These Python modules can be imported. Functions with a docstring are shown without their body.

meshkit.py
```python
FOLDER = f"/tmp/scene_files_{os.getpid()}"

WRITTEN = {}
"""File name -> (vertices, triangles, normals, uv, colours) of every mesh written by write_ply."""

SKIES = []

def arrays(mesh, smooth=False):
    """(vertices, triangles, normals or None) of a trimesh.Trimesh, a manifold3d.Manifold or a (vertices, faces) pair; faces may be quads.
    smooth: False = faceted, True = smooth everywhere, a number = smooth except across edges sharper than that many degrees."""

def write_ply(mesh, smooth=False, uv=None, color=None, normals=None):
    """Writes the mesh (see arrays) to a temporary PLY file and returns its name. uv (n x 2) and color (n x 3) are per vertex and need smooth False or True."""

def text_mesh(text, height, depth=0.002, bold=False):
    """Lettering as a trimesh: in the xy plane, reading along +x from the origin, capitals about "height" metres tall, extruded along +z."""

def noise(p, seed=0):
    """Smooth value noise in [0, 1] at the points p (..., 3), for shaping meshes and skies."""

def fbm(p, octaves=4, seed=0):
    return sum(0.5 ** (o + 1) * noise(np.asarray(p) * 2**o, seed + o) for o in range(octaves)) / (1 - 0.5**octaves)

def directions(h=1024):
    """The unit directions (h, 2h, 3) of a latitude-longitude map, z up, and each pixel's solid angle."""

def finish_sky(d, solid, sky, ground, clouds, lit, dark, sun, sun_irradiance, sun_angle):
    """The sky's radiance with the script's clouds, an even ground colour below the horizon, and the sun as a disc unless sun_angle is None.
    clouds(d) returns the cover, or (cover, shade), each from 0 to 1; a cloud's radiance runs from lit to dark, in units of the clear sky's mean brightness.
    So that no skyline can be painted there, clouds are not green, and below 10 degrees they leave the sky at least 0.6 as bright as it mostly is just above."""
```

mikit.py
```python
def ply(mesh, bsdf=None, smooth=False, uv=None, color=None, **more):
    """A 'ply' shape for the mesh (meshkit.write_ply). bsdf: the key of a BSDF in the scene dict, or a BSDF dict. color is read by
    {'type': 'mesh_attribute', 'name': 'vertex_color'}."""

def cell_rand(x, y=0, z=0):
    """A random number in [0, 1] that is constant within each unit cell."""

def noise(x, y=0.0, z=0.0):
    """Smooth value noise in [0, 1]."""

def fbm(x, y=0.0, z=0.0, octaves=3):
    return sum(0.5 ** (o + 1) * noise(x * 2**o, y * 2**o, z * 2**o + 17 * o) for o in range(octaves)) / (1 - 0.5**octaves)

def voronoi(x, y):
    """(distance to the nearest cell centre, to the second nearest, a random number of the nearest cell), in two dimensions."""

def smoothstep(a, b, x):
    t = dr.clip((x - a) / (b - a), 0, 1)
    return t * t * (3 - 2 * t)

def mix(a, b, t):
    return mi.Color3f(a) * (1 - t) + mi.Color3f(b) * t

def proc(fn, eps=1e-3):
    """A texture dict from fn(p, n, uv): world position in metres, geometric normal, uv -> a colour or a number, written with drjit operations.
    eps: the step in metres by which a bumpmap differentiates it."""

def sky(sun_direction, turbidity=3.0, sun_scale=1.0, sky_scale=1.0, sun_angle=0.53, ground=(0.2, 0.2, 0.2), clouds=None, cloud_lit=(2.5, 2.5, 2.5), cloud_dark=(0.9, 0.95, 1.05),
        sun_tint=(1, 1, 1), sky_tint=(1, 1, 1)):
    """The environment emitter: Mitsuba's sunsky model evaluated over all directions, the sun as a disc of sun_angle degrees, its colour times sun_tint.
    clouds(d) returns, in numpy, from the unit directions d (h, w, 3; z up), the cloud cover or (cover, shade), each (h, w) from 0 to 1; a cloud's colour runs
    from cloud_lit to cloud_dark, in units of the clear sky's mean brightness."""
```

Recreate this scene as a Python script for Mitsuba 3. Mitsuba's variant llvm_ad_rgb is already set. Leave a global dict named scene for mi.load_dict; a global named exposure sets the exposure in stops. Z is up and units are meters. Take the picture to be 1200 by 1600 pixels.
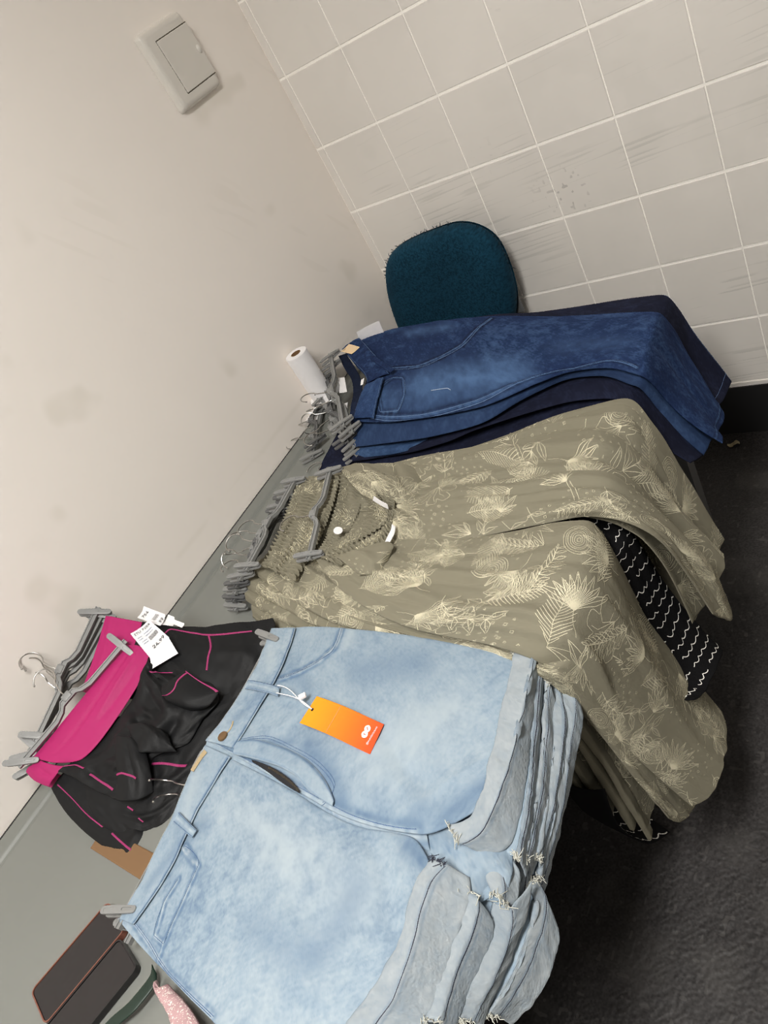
import math, random
import numpy as np, trimesh, drjit as dr, mitsuba as mi, mikit, meshkit
from scipy.interpolate import PchipInterpolator
from scipy.ndimage import map_coordinates, gaussian_filter1d
from scipy.spatial import cKDTree
from mikit import proc, noise, fbm, smoothstep, mix
T = mi.ScalarTransform4f
scene, labels = {}, {}
rng = np.random.default_rng(7)

# ------------------------------------------------------------------ camera, light, exposure
CAM = np.array([1.512, -1.839, 1.541])
RIGHT, DOWN, FWD = (np.array(v) for v in ([0.77044, 0.43493, -0.46610], [-0.01556, -0.71809, -0.69578], [-0.63732, 0.54331, -0.54648]))
scene['camera'] = {'type': 'perspective', 'fov': 2 * math.degrees(math.atan(600 / 1176.5)), 'fov_axis': 'x', 'near_clip': 0.02, 'far_clip': 50.0,
                   'to_world': T().look_at(origin=CAM.tolist(), target=(CAM + FWD).tolist(), up=(-DOWN).tolist())}
exposure = 0.34
LAMPS = [(1.30, -2.25, 52.0), (2.8, -2.9, 8.0)]      # x, y, radiance: main ceiling panel, then an added weak fill panel
TZ, XE, CEIL = 0.652, 0.955, 2.75                    # table top height, front edge, ceiling


# ------------------------------------------------------------------ helpers
def lin(c):
    c = np.asarray(c, float) / 255.0
    return np.where(c <= 0.04045, c / 12.92, ((c + 0.055) / 1.055) ** 2.4)


def rgb(*c):
    return {'type': 'rgb', 'value': [float(x) for x in lin(c)]}


def mat(name, color, rough=0.6, two=True, **more):
    d = {'type': 'principled', 'base_color': color if isinstance(color, dict) else rgb(*color), 'roughness': rough, **more}
    scene[name] = {'type': 'twosided', 'bsdf': d} if two else d
    return name


def numbered(name):
    if name not in labels and not any(k == name or k.startswith(name + '__') for k in scene):
        return name
    i = 1
    while f'{name}_{i:03d}' in labels or any(k == f'{name}_{i:03d}' or k.startswith(f'{name}_{i:03d}__') for k in scene):
        i += 1
    return f'{name}_{i:03d}'


def thing(name, label, cat, group=None):
    key = numbered(name)
    labels[key] = {'label': label, 'category': cat}
    if group:
        labels[key]['group'] = group
    return key


def struct(name, mesh, bsdf, **kw):
    scene[name] = mikit.ply(mesh, bsdf, **kw)
    labels[name] = {'kind': 'structure'}
    return name


def part(parent, name, mesh, bsdf, label=None, kind=None, **kw):
    key = numbered(f'{parent}__{name}')
    scene[key] = mesh if isinstance(mesh, dict) else mikit.ply(mesh, bsdf, **kw)
    if label or kind:
        labels[key] = {k: v for k, v in (('label', label), ('kind', kind)) if v}
    return key


def box(lo, hi):
    lo, hi = np.array(lo, float), np.array(hi, float)
    return trimesh.creation.box(hi - lo, trimesh.transformations.translation_matrix((lo + hi) / 2))


def rbox(size, r=0.003, n=2):
    """A box with rounded edges, centred."""
    import manifold3d as m3
    sx, sy, sz = (max(s / 2 - r, 1e-4) for s in size)
    s = m3.Manifold.sphere(r, 8 if n < 3 else 16)
    pts = [s.translate([a * sx, b * sy, c * sz]) for a in (-1, 1) for b in (-1, 1) for c in (-1, 1)]
    m = m3.Manifold.batch_hull(pts).to_mesh()
    return trimesh.Trimesh(m.vert_properties[:, :3], m.tri_verts)


def tube(path, r, sides=6, closed=False):
    p = np.asarray(path, float)
    t = np.gradient(p, axis=0)
    t /= np.linalg.norm(t, axis=1, keepdims=True) + 1e-12
    a = np.array([0.13, 0.37, 0.92])
    nrm = []
    for k in range(len(p)):
        a = a - (a @ t[k]) * t[k]
        a /= np.linalg.norm(a) + 1e-12
        nrm.append(a.copy())
    nrm = np.array(nrm)
    b = np.cross(t, nrm)
    ang = np.arange(sides) * 2 * math.pi / sides
    r = np.broadcast_to(r, (len(p),))
    v = (p[:, None] + r[:, None, None] * (np.cos(ang)[None, :, None] * nrm[:, None] + np.sin(ang)[None, :, None] * b[:, None])).reshape(-1, 3)
    f = []
    for i in range(len(p) - 1):
        for j in range(sides):
            a0, a1 = i * sides + j, i * sides + (j + 1) % sides
            f += [[a0, a1, a1 + sides], [a0, a1 + sides, a0 + sides]]
    for k in range(1, sides - 1):
        f += [[0, k + 1, k], [(len(p) - 1) * sides, (len(p) - 1) * sides + k, (len(p) - 1) * sides + k + 1]]
    return trimesh.Trimesh(v, f, process=False)


def spline(pts, n):
    pts = np.asarray(pts, float)
    d = np.r_[0, np.cumsum(np.linalg.norm(np.diff(pts, axis=0), axis=1))]
    from scipy.interpolate import CubicSpline
    return CubicSpline(d, pts)(np.linspace(0, d[-1], n))


def unit(v):
    v = np.asarray(v, float)
    return v / (np.linalg.norm(v, axis=-1, keepdims=True) + 1e-12)


def seg_dist(U, V, line):
    """Distance of (U, V) to a polyline, and the position 0..1 along it of the nearest point."""
    line = np.asarray(line, float)
    best, at = np.full(U.shape, 9.0), np.zeros(U.shape)
    L = np.r_[0, np.cumsum(np.linalg.norm(np.diff(line, axis=0), axis=1))]
    for k in range(len(line) - 1):
        a, b = line[k], line[k + 1]
        d = b - a
        q = d @ d + 1e-12
        t = np.clip(((U - a[0]) * d[0] + (V - a[1]) * d[1]) / q, 0, 1)
        e = np.hypot(U - a[0] - t * d[0], V - a[1] - t * d[1])
        at = np.where(e < best, (L[k] + t * math.sqrt(q)) / L[-1], at)
        best = np.minimum(best, e)
    return best, at


class Sheet:
    """Cloth: a surface through rows of points (each row runs from waist to hem), with folds, as a slab with a thickness."""

    def __init__(self, rows, th=0.003, ds=0.004, folds=(), seams=(), crumple=(0.0, 0.05, 0.05), seed=0, extra=None, dv=None, soften=0.0):
        n = max(len(r) for r in rows)
        C = np.array([r if len(r) == n else PchipInterpolator(np.linspace(0, 1, len(r)), np.array(r, float), axis=0)(np.linspace(0, 1, n)) for r in rows], float)
        du = np.linalg.norm(np.diff(C, axis=1), axis=2).mean(0)
        dw = np.linalg.norm(np.diff(C, axis=0), axis=2).mean(1)
        ku, kv = np.r_[0, np.cumsum(du)], np.r_[0, np.cumsum(dw)]
        self.U, self.V, self.th = ku[-1], kv[-1], th

        def ticks(L, s):
            e = min(th, L / 6)
            inner = np.linspace(e, L - e, max(4, int(L / s)))
            return np.r_[0, e * 0.3, inner, L - e * 0.3, L]

        self.u, self.v = ticks(self.U, ds), ticks(self.V, dv or ds)
        row = PchipInterpolator(kv, C, axis=0)(self.v)          # nv x kU x 3
        P = PchipInterpolator(ku, row, axis=1)(self.u)          # nv x nu x 3
        self.UU, self.VV = np.meshgrid(self.u, self.v)
        if soften:                                               # rounds the bends
            ends = P[:, :1].copy(), P[:, -1:].copy()
            sg = soften / ds
            Q = gaussian_filter1d(P, sg, axis=1, mode='nearest')
            w = np.clip(np.minimum(self.UU, self.U - self.UU) / (2.5 * soften), 0, 1)[..., None]
            P = Q * w + P * (1 - w)
        N = self._normals(P)
        n = max(2, P.shape[1] // 3)
        self.flip = N[:, :n, 2].mean() < 0
        N = -N if self.flip else N
        D = np.zeros(self.UU.shape)
        for f in folds:
            d, t = seg_dist(self.UU, self.VV, np.array(f[0]) * ([self.U, self.V] if (len(f) < 4 or f[3] == 'rel') else 1))
            taper = np.sin(np.clip(t, 0.02, 0.98) * math.pi) ** 0.5
            D += f[1] * np.exp(-(d / f[2]) ** 2) * taper
        for line, amp, w in seams:
            d, _ = seg_dist(self.UU, self.VV, line)
            D += amp * np.clip(1 - d / w, 0, 1) ** 0.5
        a, lu, lv = crumple
        if a:
            q = np.stack([self.UU / lu, self.VV / lv, np.full_like(self.UU, 3.7 * seed)], -1)
            D += a * 2 * (meshkit.fbm(q, 3, seed) - 0.5)
        if extra is not None:
            D += extra(self.UU, self.VV, self)
        self.P = P + N * D[..., None]
        N = self._normals(self.P)
        self.N = -N if self.flip else N
        self.tree = None

    def _normals(self, P):
        a = np.gradient(P, self.u, axis=1)
        b = np.gradient(P, self.v, axis=0)
        return unit(np.cross(a, b))

    def near(self, pts):
        """Cloth coordinates of the surface points nearest to the given points."""
        if self.tree is None:
            self.tree = cKDTree(self.P.reshape(-1, 3))
        _, i = self.tree.query(np.asarray(pts, float))
        return np.stack([self.UU.ravel()[i], self.VV.ravel()[i]], 1)

    def at(self, uv, lift=0.0):
        uv = np.asarray(uv, float)
        if uv.ndim == 1:
            p, n = self.at(uv[None], lift)
            return p[0], n[0]
        iu = np.interp(uv[..., 0], self.u, np.arange(len(self.u)))
        iv = np.interp(uv[..., 1], self.v, np.arange(len(self.v)))
        g = lambda A: np.stack([map_coordinates(A[..., k], [iv, iu], order=1) for k in range(3)], -1)
        n = unit(g(self.N))
        return g(self.P) + n * lift, n

    def mesh(self):
        e = np.minimum(np.minimum(self.UU, self.U - self.UU), np.minimum(self.VV, self.V - self.VV))
        w = min(self.th, self.U / 6, self.V / 6)
        half = self.th / 2 * np.sqrt(np.clip(1 - (1 - np.clip(e / w, 0, 1)) ** 2, 0, 1))
        top = self.P - self.N * (self.th / 2 - half)[..., None]
        bot = self.P - self.N * (self.th / 2 + half)[..., None]
        nv, nu = self.UU.shape
        idx = np.arange(nv * nu).reshape(nv, nu)
        a, b, c, d = idx[:-1, :-1].ravel(), idx[:-1, 1:].ravel(), idx[1:, 1:].ravel(), idx[1:, :-1].ravel()
        f = np.vstack([np.stack([a, b, c], 1), np.stack([a, c, d], 1)])
        f2 = f[:, ::-1] + nv * nu
        if self.flip:
            f, f2 = f[:, ::-1], f2[:, ::-1]
        # stitch: the rim of the bottom uses the rim of the top
        remap = np.arange(2 * nv * nu)
        rim = np.unique(np.r_[idx[0], idx[-1], idx[:, 0], idx[:, -1]])
        remap[rim + nv * nu] = rim
        f = remap[np.vstack([f, f2])]
        v = np.vstack([top.reshape(-1, 3), bot.reshape(-1, 3)])
        return trimesh.Trimesh(v, f, process=False)

    def uv2(self):
        q = np.stack([self.UU.ravel(), self.VV.ravel()], 1)
        return np.vstack([q, q])

    def ply(self, bsdf, color=None):
        m = self.mesh()
        col = None
        if color is not None:
            c = color(self.UU, self.VV, self)
            col = np.vstack([c.reshape(-1, 3)] * 2)
        return mikit.ply(m, bsdf, smooth=True, uv=self.uv2(), color=col)

    def ribbon(self, line, width, lift=0.0006, step=0.004, round_=0.0, smooth=True):
        line = np.asarray(line, float)
        d = np.r_[0, np.cumsum(np.linalg.norm(np.diff(line, axis=0), axis=1))]
        n = max(2, int(d[-1] / step) + 1)
        s = np.linspace(0, d[-1], n)
        if smooth and len(line) > 2:
            q = PchipInterpolator(d + np.arange(len(d)) * 1e-9, line, axis=0)(s)
        else:
            q = np.stack([np.interp(s, d, line[:, k]) for k in range(2)], 1)
        t = unit(np.gradient(q, axis=0))
        w = np.stack([-t[:, 1], t[:, 0]], 1) * width / 2
        if round_:
            pos = [self.at(q + w, lift)[0], self.at(q + w * 0.5, lift + round_)[0], self.at(q - w * 0.5, lift + round_)[0], self.at(q - w, lift)[0]]
        else:
            pos = [self.at(q + w, lift)[0], self.at(q - w, lift)[0]]
        k = len(pos)
        v = np.stack(pos, 1).reshape(-1, 3)
        f = []
        for i in range(n - 1):
            for j in range(k - 1):
                a = i * k + j
                f += [[a, a + k, a + k + 1], [a, a + k + 1, a + 1]]
        f = np.array(f)
        return (v, f if not self.flip else f[:, ::-1])

    def strokes(self, lines, width, lift=0.0006, **kw):
        vs, fs, n = [], [], 0
        for l in lines:
            v, f = self.ribbon(l, width, lift, **kw)
            vs.append(v); fs.append(f + n); n += len(v)
        return trimesh.Trimesh(np.vstack(vs), np.vstack(fs), process=False)


def dense(line, n=40):
    line = np.asarray(line, float)
    d = np.r_[0, np.cumsum(np.linalg.norm(np.diff(line, axis=0), axis=1))]
    return PchipInterpolator(d, line, axis=0)(np.linspace(0, d[-1], n))


def offset_rows(rows, down):
    """The rows moved to the inner side of the drape by 'down'."""
    C = np.array(rows, float)
    N = unit(np.cross(np.gradient(C, axis=1), np.gradient(C, axis=0)))
    N = np.where(N[:, :2, 2].mean() < 0, -N, N)
    return C - N * down


# ------------------------------------------------------------------ materials
vc = {'type': 'mesh_attribute', 'name': 'vertex_color'}


def weave(p, n, uv):
    return 0.5 * noise(uv.x * 420, uv.y * 420) + 0.9 * fbm(uv.x * 60, uv.y * 60, 0.0, 2)


def cloth(name, color, rough=0.85, bump=0.0012, **more):
    scene[name] = {'type': 'twosided', 'bsdf': {'type': 'bumpmap', 'scale': bump, 'tex': proc(weave), 'bsdf': {'type': 'principled', 'base_color': color if isinstance(color, dict) else rgb(*color), 'roughness': rough, **more}}}
    return name


cloth('denim_light', vc, 0.95, 0.0012, specular=0.05)
cloth('denim_dark', vc, 0.9, 0.0012, specular=0.12)
cloth('linen_olive', (123, 119, 103), 0.85, 0.0006, specular=0.15)
cloth('black_print_cloth', (12, 12, 14), 0.9, 0.0006, specular=0.2)
cloth('sport_black', (17, 18, 20), 0.6, 0.0002, specular=0.25)
cloth('sport_magenta', (166, 34, 98), 0.6, 0.0002, specular=0.3, sheen=0.2)
mat('thread_magenta', (146, 40, 94), 0.7)
mat('print_cream', (200, 194, 168), 0.8)
mat('print_white', (214, 212, 205), 0.8)
mat('thread_cream', (190, 190, 180), 0.8)
mat('thread_blue', (70, 95, 130), 0.8)
mat('thread_navy', (86, 112, 150), 0.8)
mat('thread_dark', (44, 48, 62), 0.8)
mat('hanger_plastic', (126, 127, 126), 0.38, specular=0.5)
mat('hanger_dark', (88, 89, 90), 0.4, specular=0.5)
mat('wire', (190, 188, 184), 0.28, metallic=1.0)
mat('paper_white', (226, 225, 226), 0.7)
mat('ink', (70, 70, 72), 0.8)
mat('brass', (140, 112, 82), 0.4, metallic=0.8)


def wall_fn(p, n, uv):
    a = fbm(p.y * 1.6, p.z * 1.6, 2.0, 3)
    b = smoothstep(0.70, 0.86, fbm(p.y * 7, p.z * 7, 5.0, 3))
    c = smoothstep(0.66, 0.8, noise(p.y * 60 + p.z * 45, (p.z - p.y * 0.2) * 9, 1.0)) * smoothstep(0.55, 0.75, noise(p.y * 5, p.z * 5, 9.0))
    v = 0.96 + 0.06 * a
    line = smoothstep(0.012, 0.0, dr.abs(p.z - 0.715 - 0.01 * noise(p.y * 3.0, 1.0))) * smoothstep(0.45, 0.7, noise(p.y * 9, p.z * 30, 3.0))
    b = dr.minimum(b + 0.5 * line, 1.0)
    col = mi.Color3f(0.835, 0.785, 0.73) * v
    return mix(col, mi.Color3f(0.62, 0.58, 0.50), 0.34 * b + 0.10 * c)


def tile_fn(p, n, uv):
    a = fbm(p.x * 5, p.z * 5, 2.0, 3)
    s = noise(p.x * 7, p.z * 240 - p.x * 14, 3.0) * (0.55 + 0.5 * noise(p.x * 3, p.z * 6, 8.0))
    low = smoothstep(1.35, 0.75, p.z)
    streak = smoothstep(0.60, 0.78, s) * low * smoothstep(0.4, 0.6, noise(p.x * 4, p.z * 9, 12.0))
    sm = smoothstep(0.62, 0.8, fbm(p.x * 9, p.z * 9, 4.0, 3)) * 0.6
    spot = smoothstep(0.83, 0.87, noise(p.x * 110, p.z * 110, 6.0)) * smoothstep(0.66, 0.76, noise(p.x * 6, p.z * 6, 2.5))
    col = mi.Color3f(0.73, 0.70, 0.655) * (0.95 + 0.09 * a)
    return mix(mix(col, mi.Color3f(0.48, 0.47, 0.43), 0.42 * streak + 0.14 * sm), mi.Color3f(0.12, 0.11, 0.1), 0.35 * spot)


def floor_fn(p, n, uv):
    a = fbm(p.x * 4, p.y * 4, 1.0, 3)
    b = noise(p.x * 300, p.y * 300)
    dust = smoothstep(0.5, 0.8, fbm(p.x * 9 + 3, p.y * 9, 2.0, 3))
    speck = smoothstep(0.86, 0.9, noise(p.x * 90, p.y * 90, 4.0))
    col = mi.Color3f(0.024, 0.022, 0.022) * (0.6 + 0.8 * a) * (0.6 + 0.8 * b)
    return mix(col, mi.Color3f(0.09, 0.085, 0.08), 0.28 * dust + 0.3 * speck)


def floor_bump(p, n, uv):
    return noise(p.x * 160, p.y * 160) + fbm(p.x * 40, p.y * 40, 0.0, 2)


def table_fn(p, n, uv):
    a = fbm(p.x * 4, p.y * 4, 3.0, 3)
    s = smoothstep(0.72, 0.84, noise(p.x * 30, p.y * 30, 2.0)) * smoothstep(0.55, 0.75, noise(p.x * 4, p.y * 4, 7.0))
    return mix(mi.Color3f(0.178, 0.186, 0.172) * (0.94 + 0.12 * a), mi.Color3f(0.2, 0.2, 0.18), 0.3 * s)


mat('wall_paint', proc(wall_fn), 0.75)
mat('tile_paint', proc(tile_fn), 0.42, specular=0.4)
mat('grout', (246, 243, 236), 0.6)
mat('skirting', (30, 30, 31), 0.5)
mat('table_laminate', proc(table_fn), 0.42, specular=0.4)
mat('table_underside', (60, 58, 54), 0.7)
mat('metal_grey', (90, 90, 90), 0.5)
scene['floor_rubber'] = {'type': 'twosided', 'bsdf': {'type': 'bumpmap', 'scale': 0.0010, 'tex': proc(floor_bump), 'bsdf': {'type': 'principled', 'base_color': proc(floor_fn), 'roughness': 0.55, 'specular': 0.4}}}
mat('plain_white', (205, 200, 192), 0.8)
mat('plain_grey', (140, 137, 132), 0.8)

# ------------------------------------------------------------------ the room
RX, RY = 3.6, -4.2
struct('floor', box((-0.1, RY, -0.1), (RX, 0.1, 0.0)), 'floor_rubber')
struct('wall_left', box((-0.1, RY, 0.0), (0.0, 0.0, CEIL)), 'wall_paint')
struct('wall_right', box((RX, RY, 0), (RX + 0.1, 0.1, CEIL)), 'plain_grey')
struct('wall_near', box((-0.1, RY - 0.1, 0), (RX + 0.1, RY, CEIL)), 'plain_grey')
struct('ceiling', box((-0.1, RY - 0.1, CEIL), (RX + 0.1, 0.1, CEIL + 0.1)), 'plain_white')
struct('wall_back', box((-0.1, 0.0, 0.0), (RX, 0.1, CEIL)), 'grout')
# square painted tiles, one by one
TS, TH = 0.2, 0.1974
zr, xr = 1.3700, 0.026
jx, jz = 0.0013, 0.0027
tile_cache = {}
i0 = 0
xs = [0.0] + [xr + 0.2 * i for i in range(19)]
zs = [0.178] + [zr - TH * j for j in range(5, -8, -1)]
for a, b in zip(xs[:-1], xs[1:]):
    b = min(b, RX)
    for c, d in zip(zs[:-1], zs[1:]):
        d = min(d, CEIL)
        if d - c < 0.02 or b - a < 0.01:
            continue
        w, h = b - a - 2 * jx, d - c - 2 * jz
        e = 0.0015
        y0, y1 = 0.0, -0.0022
        x0, x1, z0, z1 = a + jx, b - jx, c + jz, d - jz
        v = [[x0, y0, z0], [x1, y0, z0], [x1, y0, z1], [x0, y0, z1], [x0 + e, y1, z0 + e], [x1 - e, y1, z0 + e], [x1 - e, y1, z1 - e], [x0 + e, y1, z1 - e]]
        dy = rng.uniform(-0.0006, 0.0006, 4)
        for k in range(4):
            v[4 + k][1] += dy[k]
        f = [[4, 5, 6], [4, 6, 7], [0, 1, 5], [0, 5, 4], [1, 2, 6], [1, 6, 5], [2, 3, 7], [2, 7, 6], [3, 0, 4], [3, 4, 7]]
        part('wall_back', 'tile', trimesh.Trimesh(v, f, process=False), 'tile_paint')
struct('baseboard_back', box((0.0, -0.008, 0.0), (RX, 0.0, 0.166)), 'skirting')
struct('trim_1', box((0.0, -0.0045, 0.1665), (RX, 0.0, 0.1785)), 'tile_paint')

for k, (lx, ly, rad) in enumerate(LAMPS):
    t = thing('ceiling_light', ['long white ceiling light panel over the table, above the frame', 'added weak fill light panel at the right, above the frame'][k], 'ceiling light')
    part(t, 'housing', box((lx - 0.17, ly - 0.62, CEIL - 0.05), (lx + 0.17, ly + 0.62, CEIL - 0.001)), 'plain_white')
    q = trimesh.Trimesh([[lx - 0.15, ly - 0.6, CEIL - 0.053], [lx + 0.15, ly - 0.6, CEIL - 0.053], [lx + 0.15, ly + 0.6, CEIL - 0.053], [lx - 0.15, ly + 0.6, CEIL - 0.053]], [[0, 2, 1], [0, 3, 2]], process=False)
    key = part(t, 'diffuser', q, 'plain_white')
    scene[key]['emitter'] = {'type': 'area', 'radiance': {'type': 'rgb', 'value': [rad * 1.0, rad * 0.97, rad * 0.925]}}

# ------------------------------------------------------------------ table
YN, YF = -2.75, -0.335
tab = thing('work_table', 'long grey-green laminate table top along the white wall, under the clothes', 'table')
G0 = 0.0055
prof = [(G0, TZ - 0.001), (G0 + 0.001, TZ), (0.038, TZ), (0.043, TZ - 0.002), (0.047, TZ - 0.007), (0.053, TZ - 0.008), (0.059, TZ - 0.005), (0.068, TZ), (XE - 0.012, TZ), (XE - 0.004, TZ - 0.003), (XE, TZ - 0.012), (XE, TZ - 0.026), (XE - 0.006, TZ - 0.032), (G0, TZ - 0.032)]  # shallow groove near the wall is added to hold a dark shadow band
from shapely.geometry import Polygon
top = trimesh.creation.extrude_polygon(Polygon(prof), YF - YN, engine='earcut')
top.apply_transform(np.array([[1, 0, 0, 0], [0, 0, -1, YF], [0, 1, 0, 0], [0, 0, 0, 1.0]]))
part(tab, 'top', top, 'table_laminate', smooth=40)
part(tab, 'gap_shade', box((0.0003, YN, TZ - 0.030), (G0 - 0.0002, YF, TZ - 0.0005)), 'skirting', 'added dark strip standing for the shade in the wall gap')  # dark strip drawn in place of the shadow between wall and table
for lx in (0.06, XE - 0.09):
    for ly in (YN + 0.15, YF - 0.06):
        part(tab, 'leg', box((lx, ly - 0.02, 0.0), (lx + 0.04, ly + 0.02, TZ - 0.033)), 'metal_grey')


# ------------------------------------------------------------------ clip hangers (built once, placed many times)
HL = 0.135                                           # half length of the bar


def hanger_parts():
    import manifold3d as m3
    # bar: an I-beam with a raised middle, as a swept profile in the xy plane (y to the hook)
    path = [(-HL - 0.012, 0.0), (-0.045, 0.0), (-0.026, 0.006), (-0.016, 0.016), (0.016, 0.016), (0.026, 0.006), (0.045, 0.0), (HL + 0.012, 0.0)]
    path = np.array(path)
    lo, hi = [], []
    for k, (x, y) in enumerate(path):
        lo.append((x, y - 0.0052 - (0.002 if abs(x) < 0.02 else 0)))
        hi.append((x, y + 0.0052))
    web = trimesh.creation.extrude_polygon(Polygon(lo + hi[::-1]), 0.0034, engine='earcut')
    web.apply_translation([0, 0, -0.0017])
    rim = []
    for edge, s in ((lo, 1), (hi, -1)):
        e2 = [(x, y + s * 0.0022) for x, y in edge]
        r = trimesh.creation.extrude_polygon(Polygon(list(edge) + e2[::-1]).buffer(0), 0.0078, engine='earcut')
        r.apply_translation([0, 0, -0.0039])
        rim.append(r)
    boss = rbox((0.020, 0.016, 0.009), 0.003)
    boss.apply_translation([0, 0.0185, 0])
    bar = trimesh.util.concatenate([web, *rim, boss])
    # hook: wire, straight stem then an open round
    st = [(0, 0.02, 0), (0, 0.040, 0), (0.003, 0.050, 0.0)]
    c, r = np.array([-0.004, 0.076]), 0.0215
    arc = [(c[0] + r * math.cos(a), c[1] + r * math.sin(a), 0) for a in np.radians(np.linspace(-62, 158, 16))]
    hook = tube(spline(np.array(st + arc), 34), 0.0014, 6)
    tip = trimesh.creation.icosphere(1, 0.0023)
    tip.apply_translation(arc[-1])
    hook = trimesh.util.concatenate([hook, tip])

    def paddle(sign):
        import manifold3d as m3
        s = m3.Manifold.sphere(0.0016, 8)
        def disc(x, y, z, r):
            return m3.Manifold.cylinder(0.0034, r, r, 14, True).translate([x, y, z])
        body = m3.Manifold.batch_hull([disc(0, 0.030, 0.0062, 0.0058), disc(0, 0.004, 0.0060, 0.0062)]) + m3.Manifold.batch_hull([disc(0, 0.004, 0.0060, 0.0062), disc(0, -0.026, 0.0030, 0.0052)])
        slot = m3.Manifold.batch_hull([disc(0, 0.027, 0.0092, 0.0026), disc(0, 0.011, 0.0090, 0.0026)])
        slot2 = m3.Manifold.batch_hull([disc(0, -0.008, 0.0078, 0.0022), disc(0, -0.022, 0.0060, 0.0022)])
        m = (body - slot - slot2).to_mesh()
        t = trimesh.Trimesh(m.vert_properties[:, :3], m.tri_verts)
        if sign < 0:
            t.vertices[:, 2] *= -1
            t.invert()
        return t
    spring = tube([(0.0045 * math.cos(a), 0.004 + 0.0 * a, 0.0045 * math.sin(a)) for a in np.linspace(0, 6.283, 13)], 0.0011, 5)
    spring2 = spring.copy(); spring2.apply_translation([0, 0.003, 0])
    return bar, hook, trimesh.util.concatenate([paddle(1), paddle(-1)]), trimesh.util.concatenate([spring, spring2])


_bar, _hook, _clip, _spring = hanger_parts()
PIECES = {}
for m_ in ('hanger_plastic', 'hanger_dark'):
    PIECES[m_] = dict(bar=mikit.ply(_bar, m_, smooth=35), clip=mikit.ply(_clip, m_, smooth=35), hook=mikit.ply(_hook, 'wire', smooth=50), spring=mikit.ply(_spring, 'wire', smooth=50))


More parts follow.
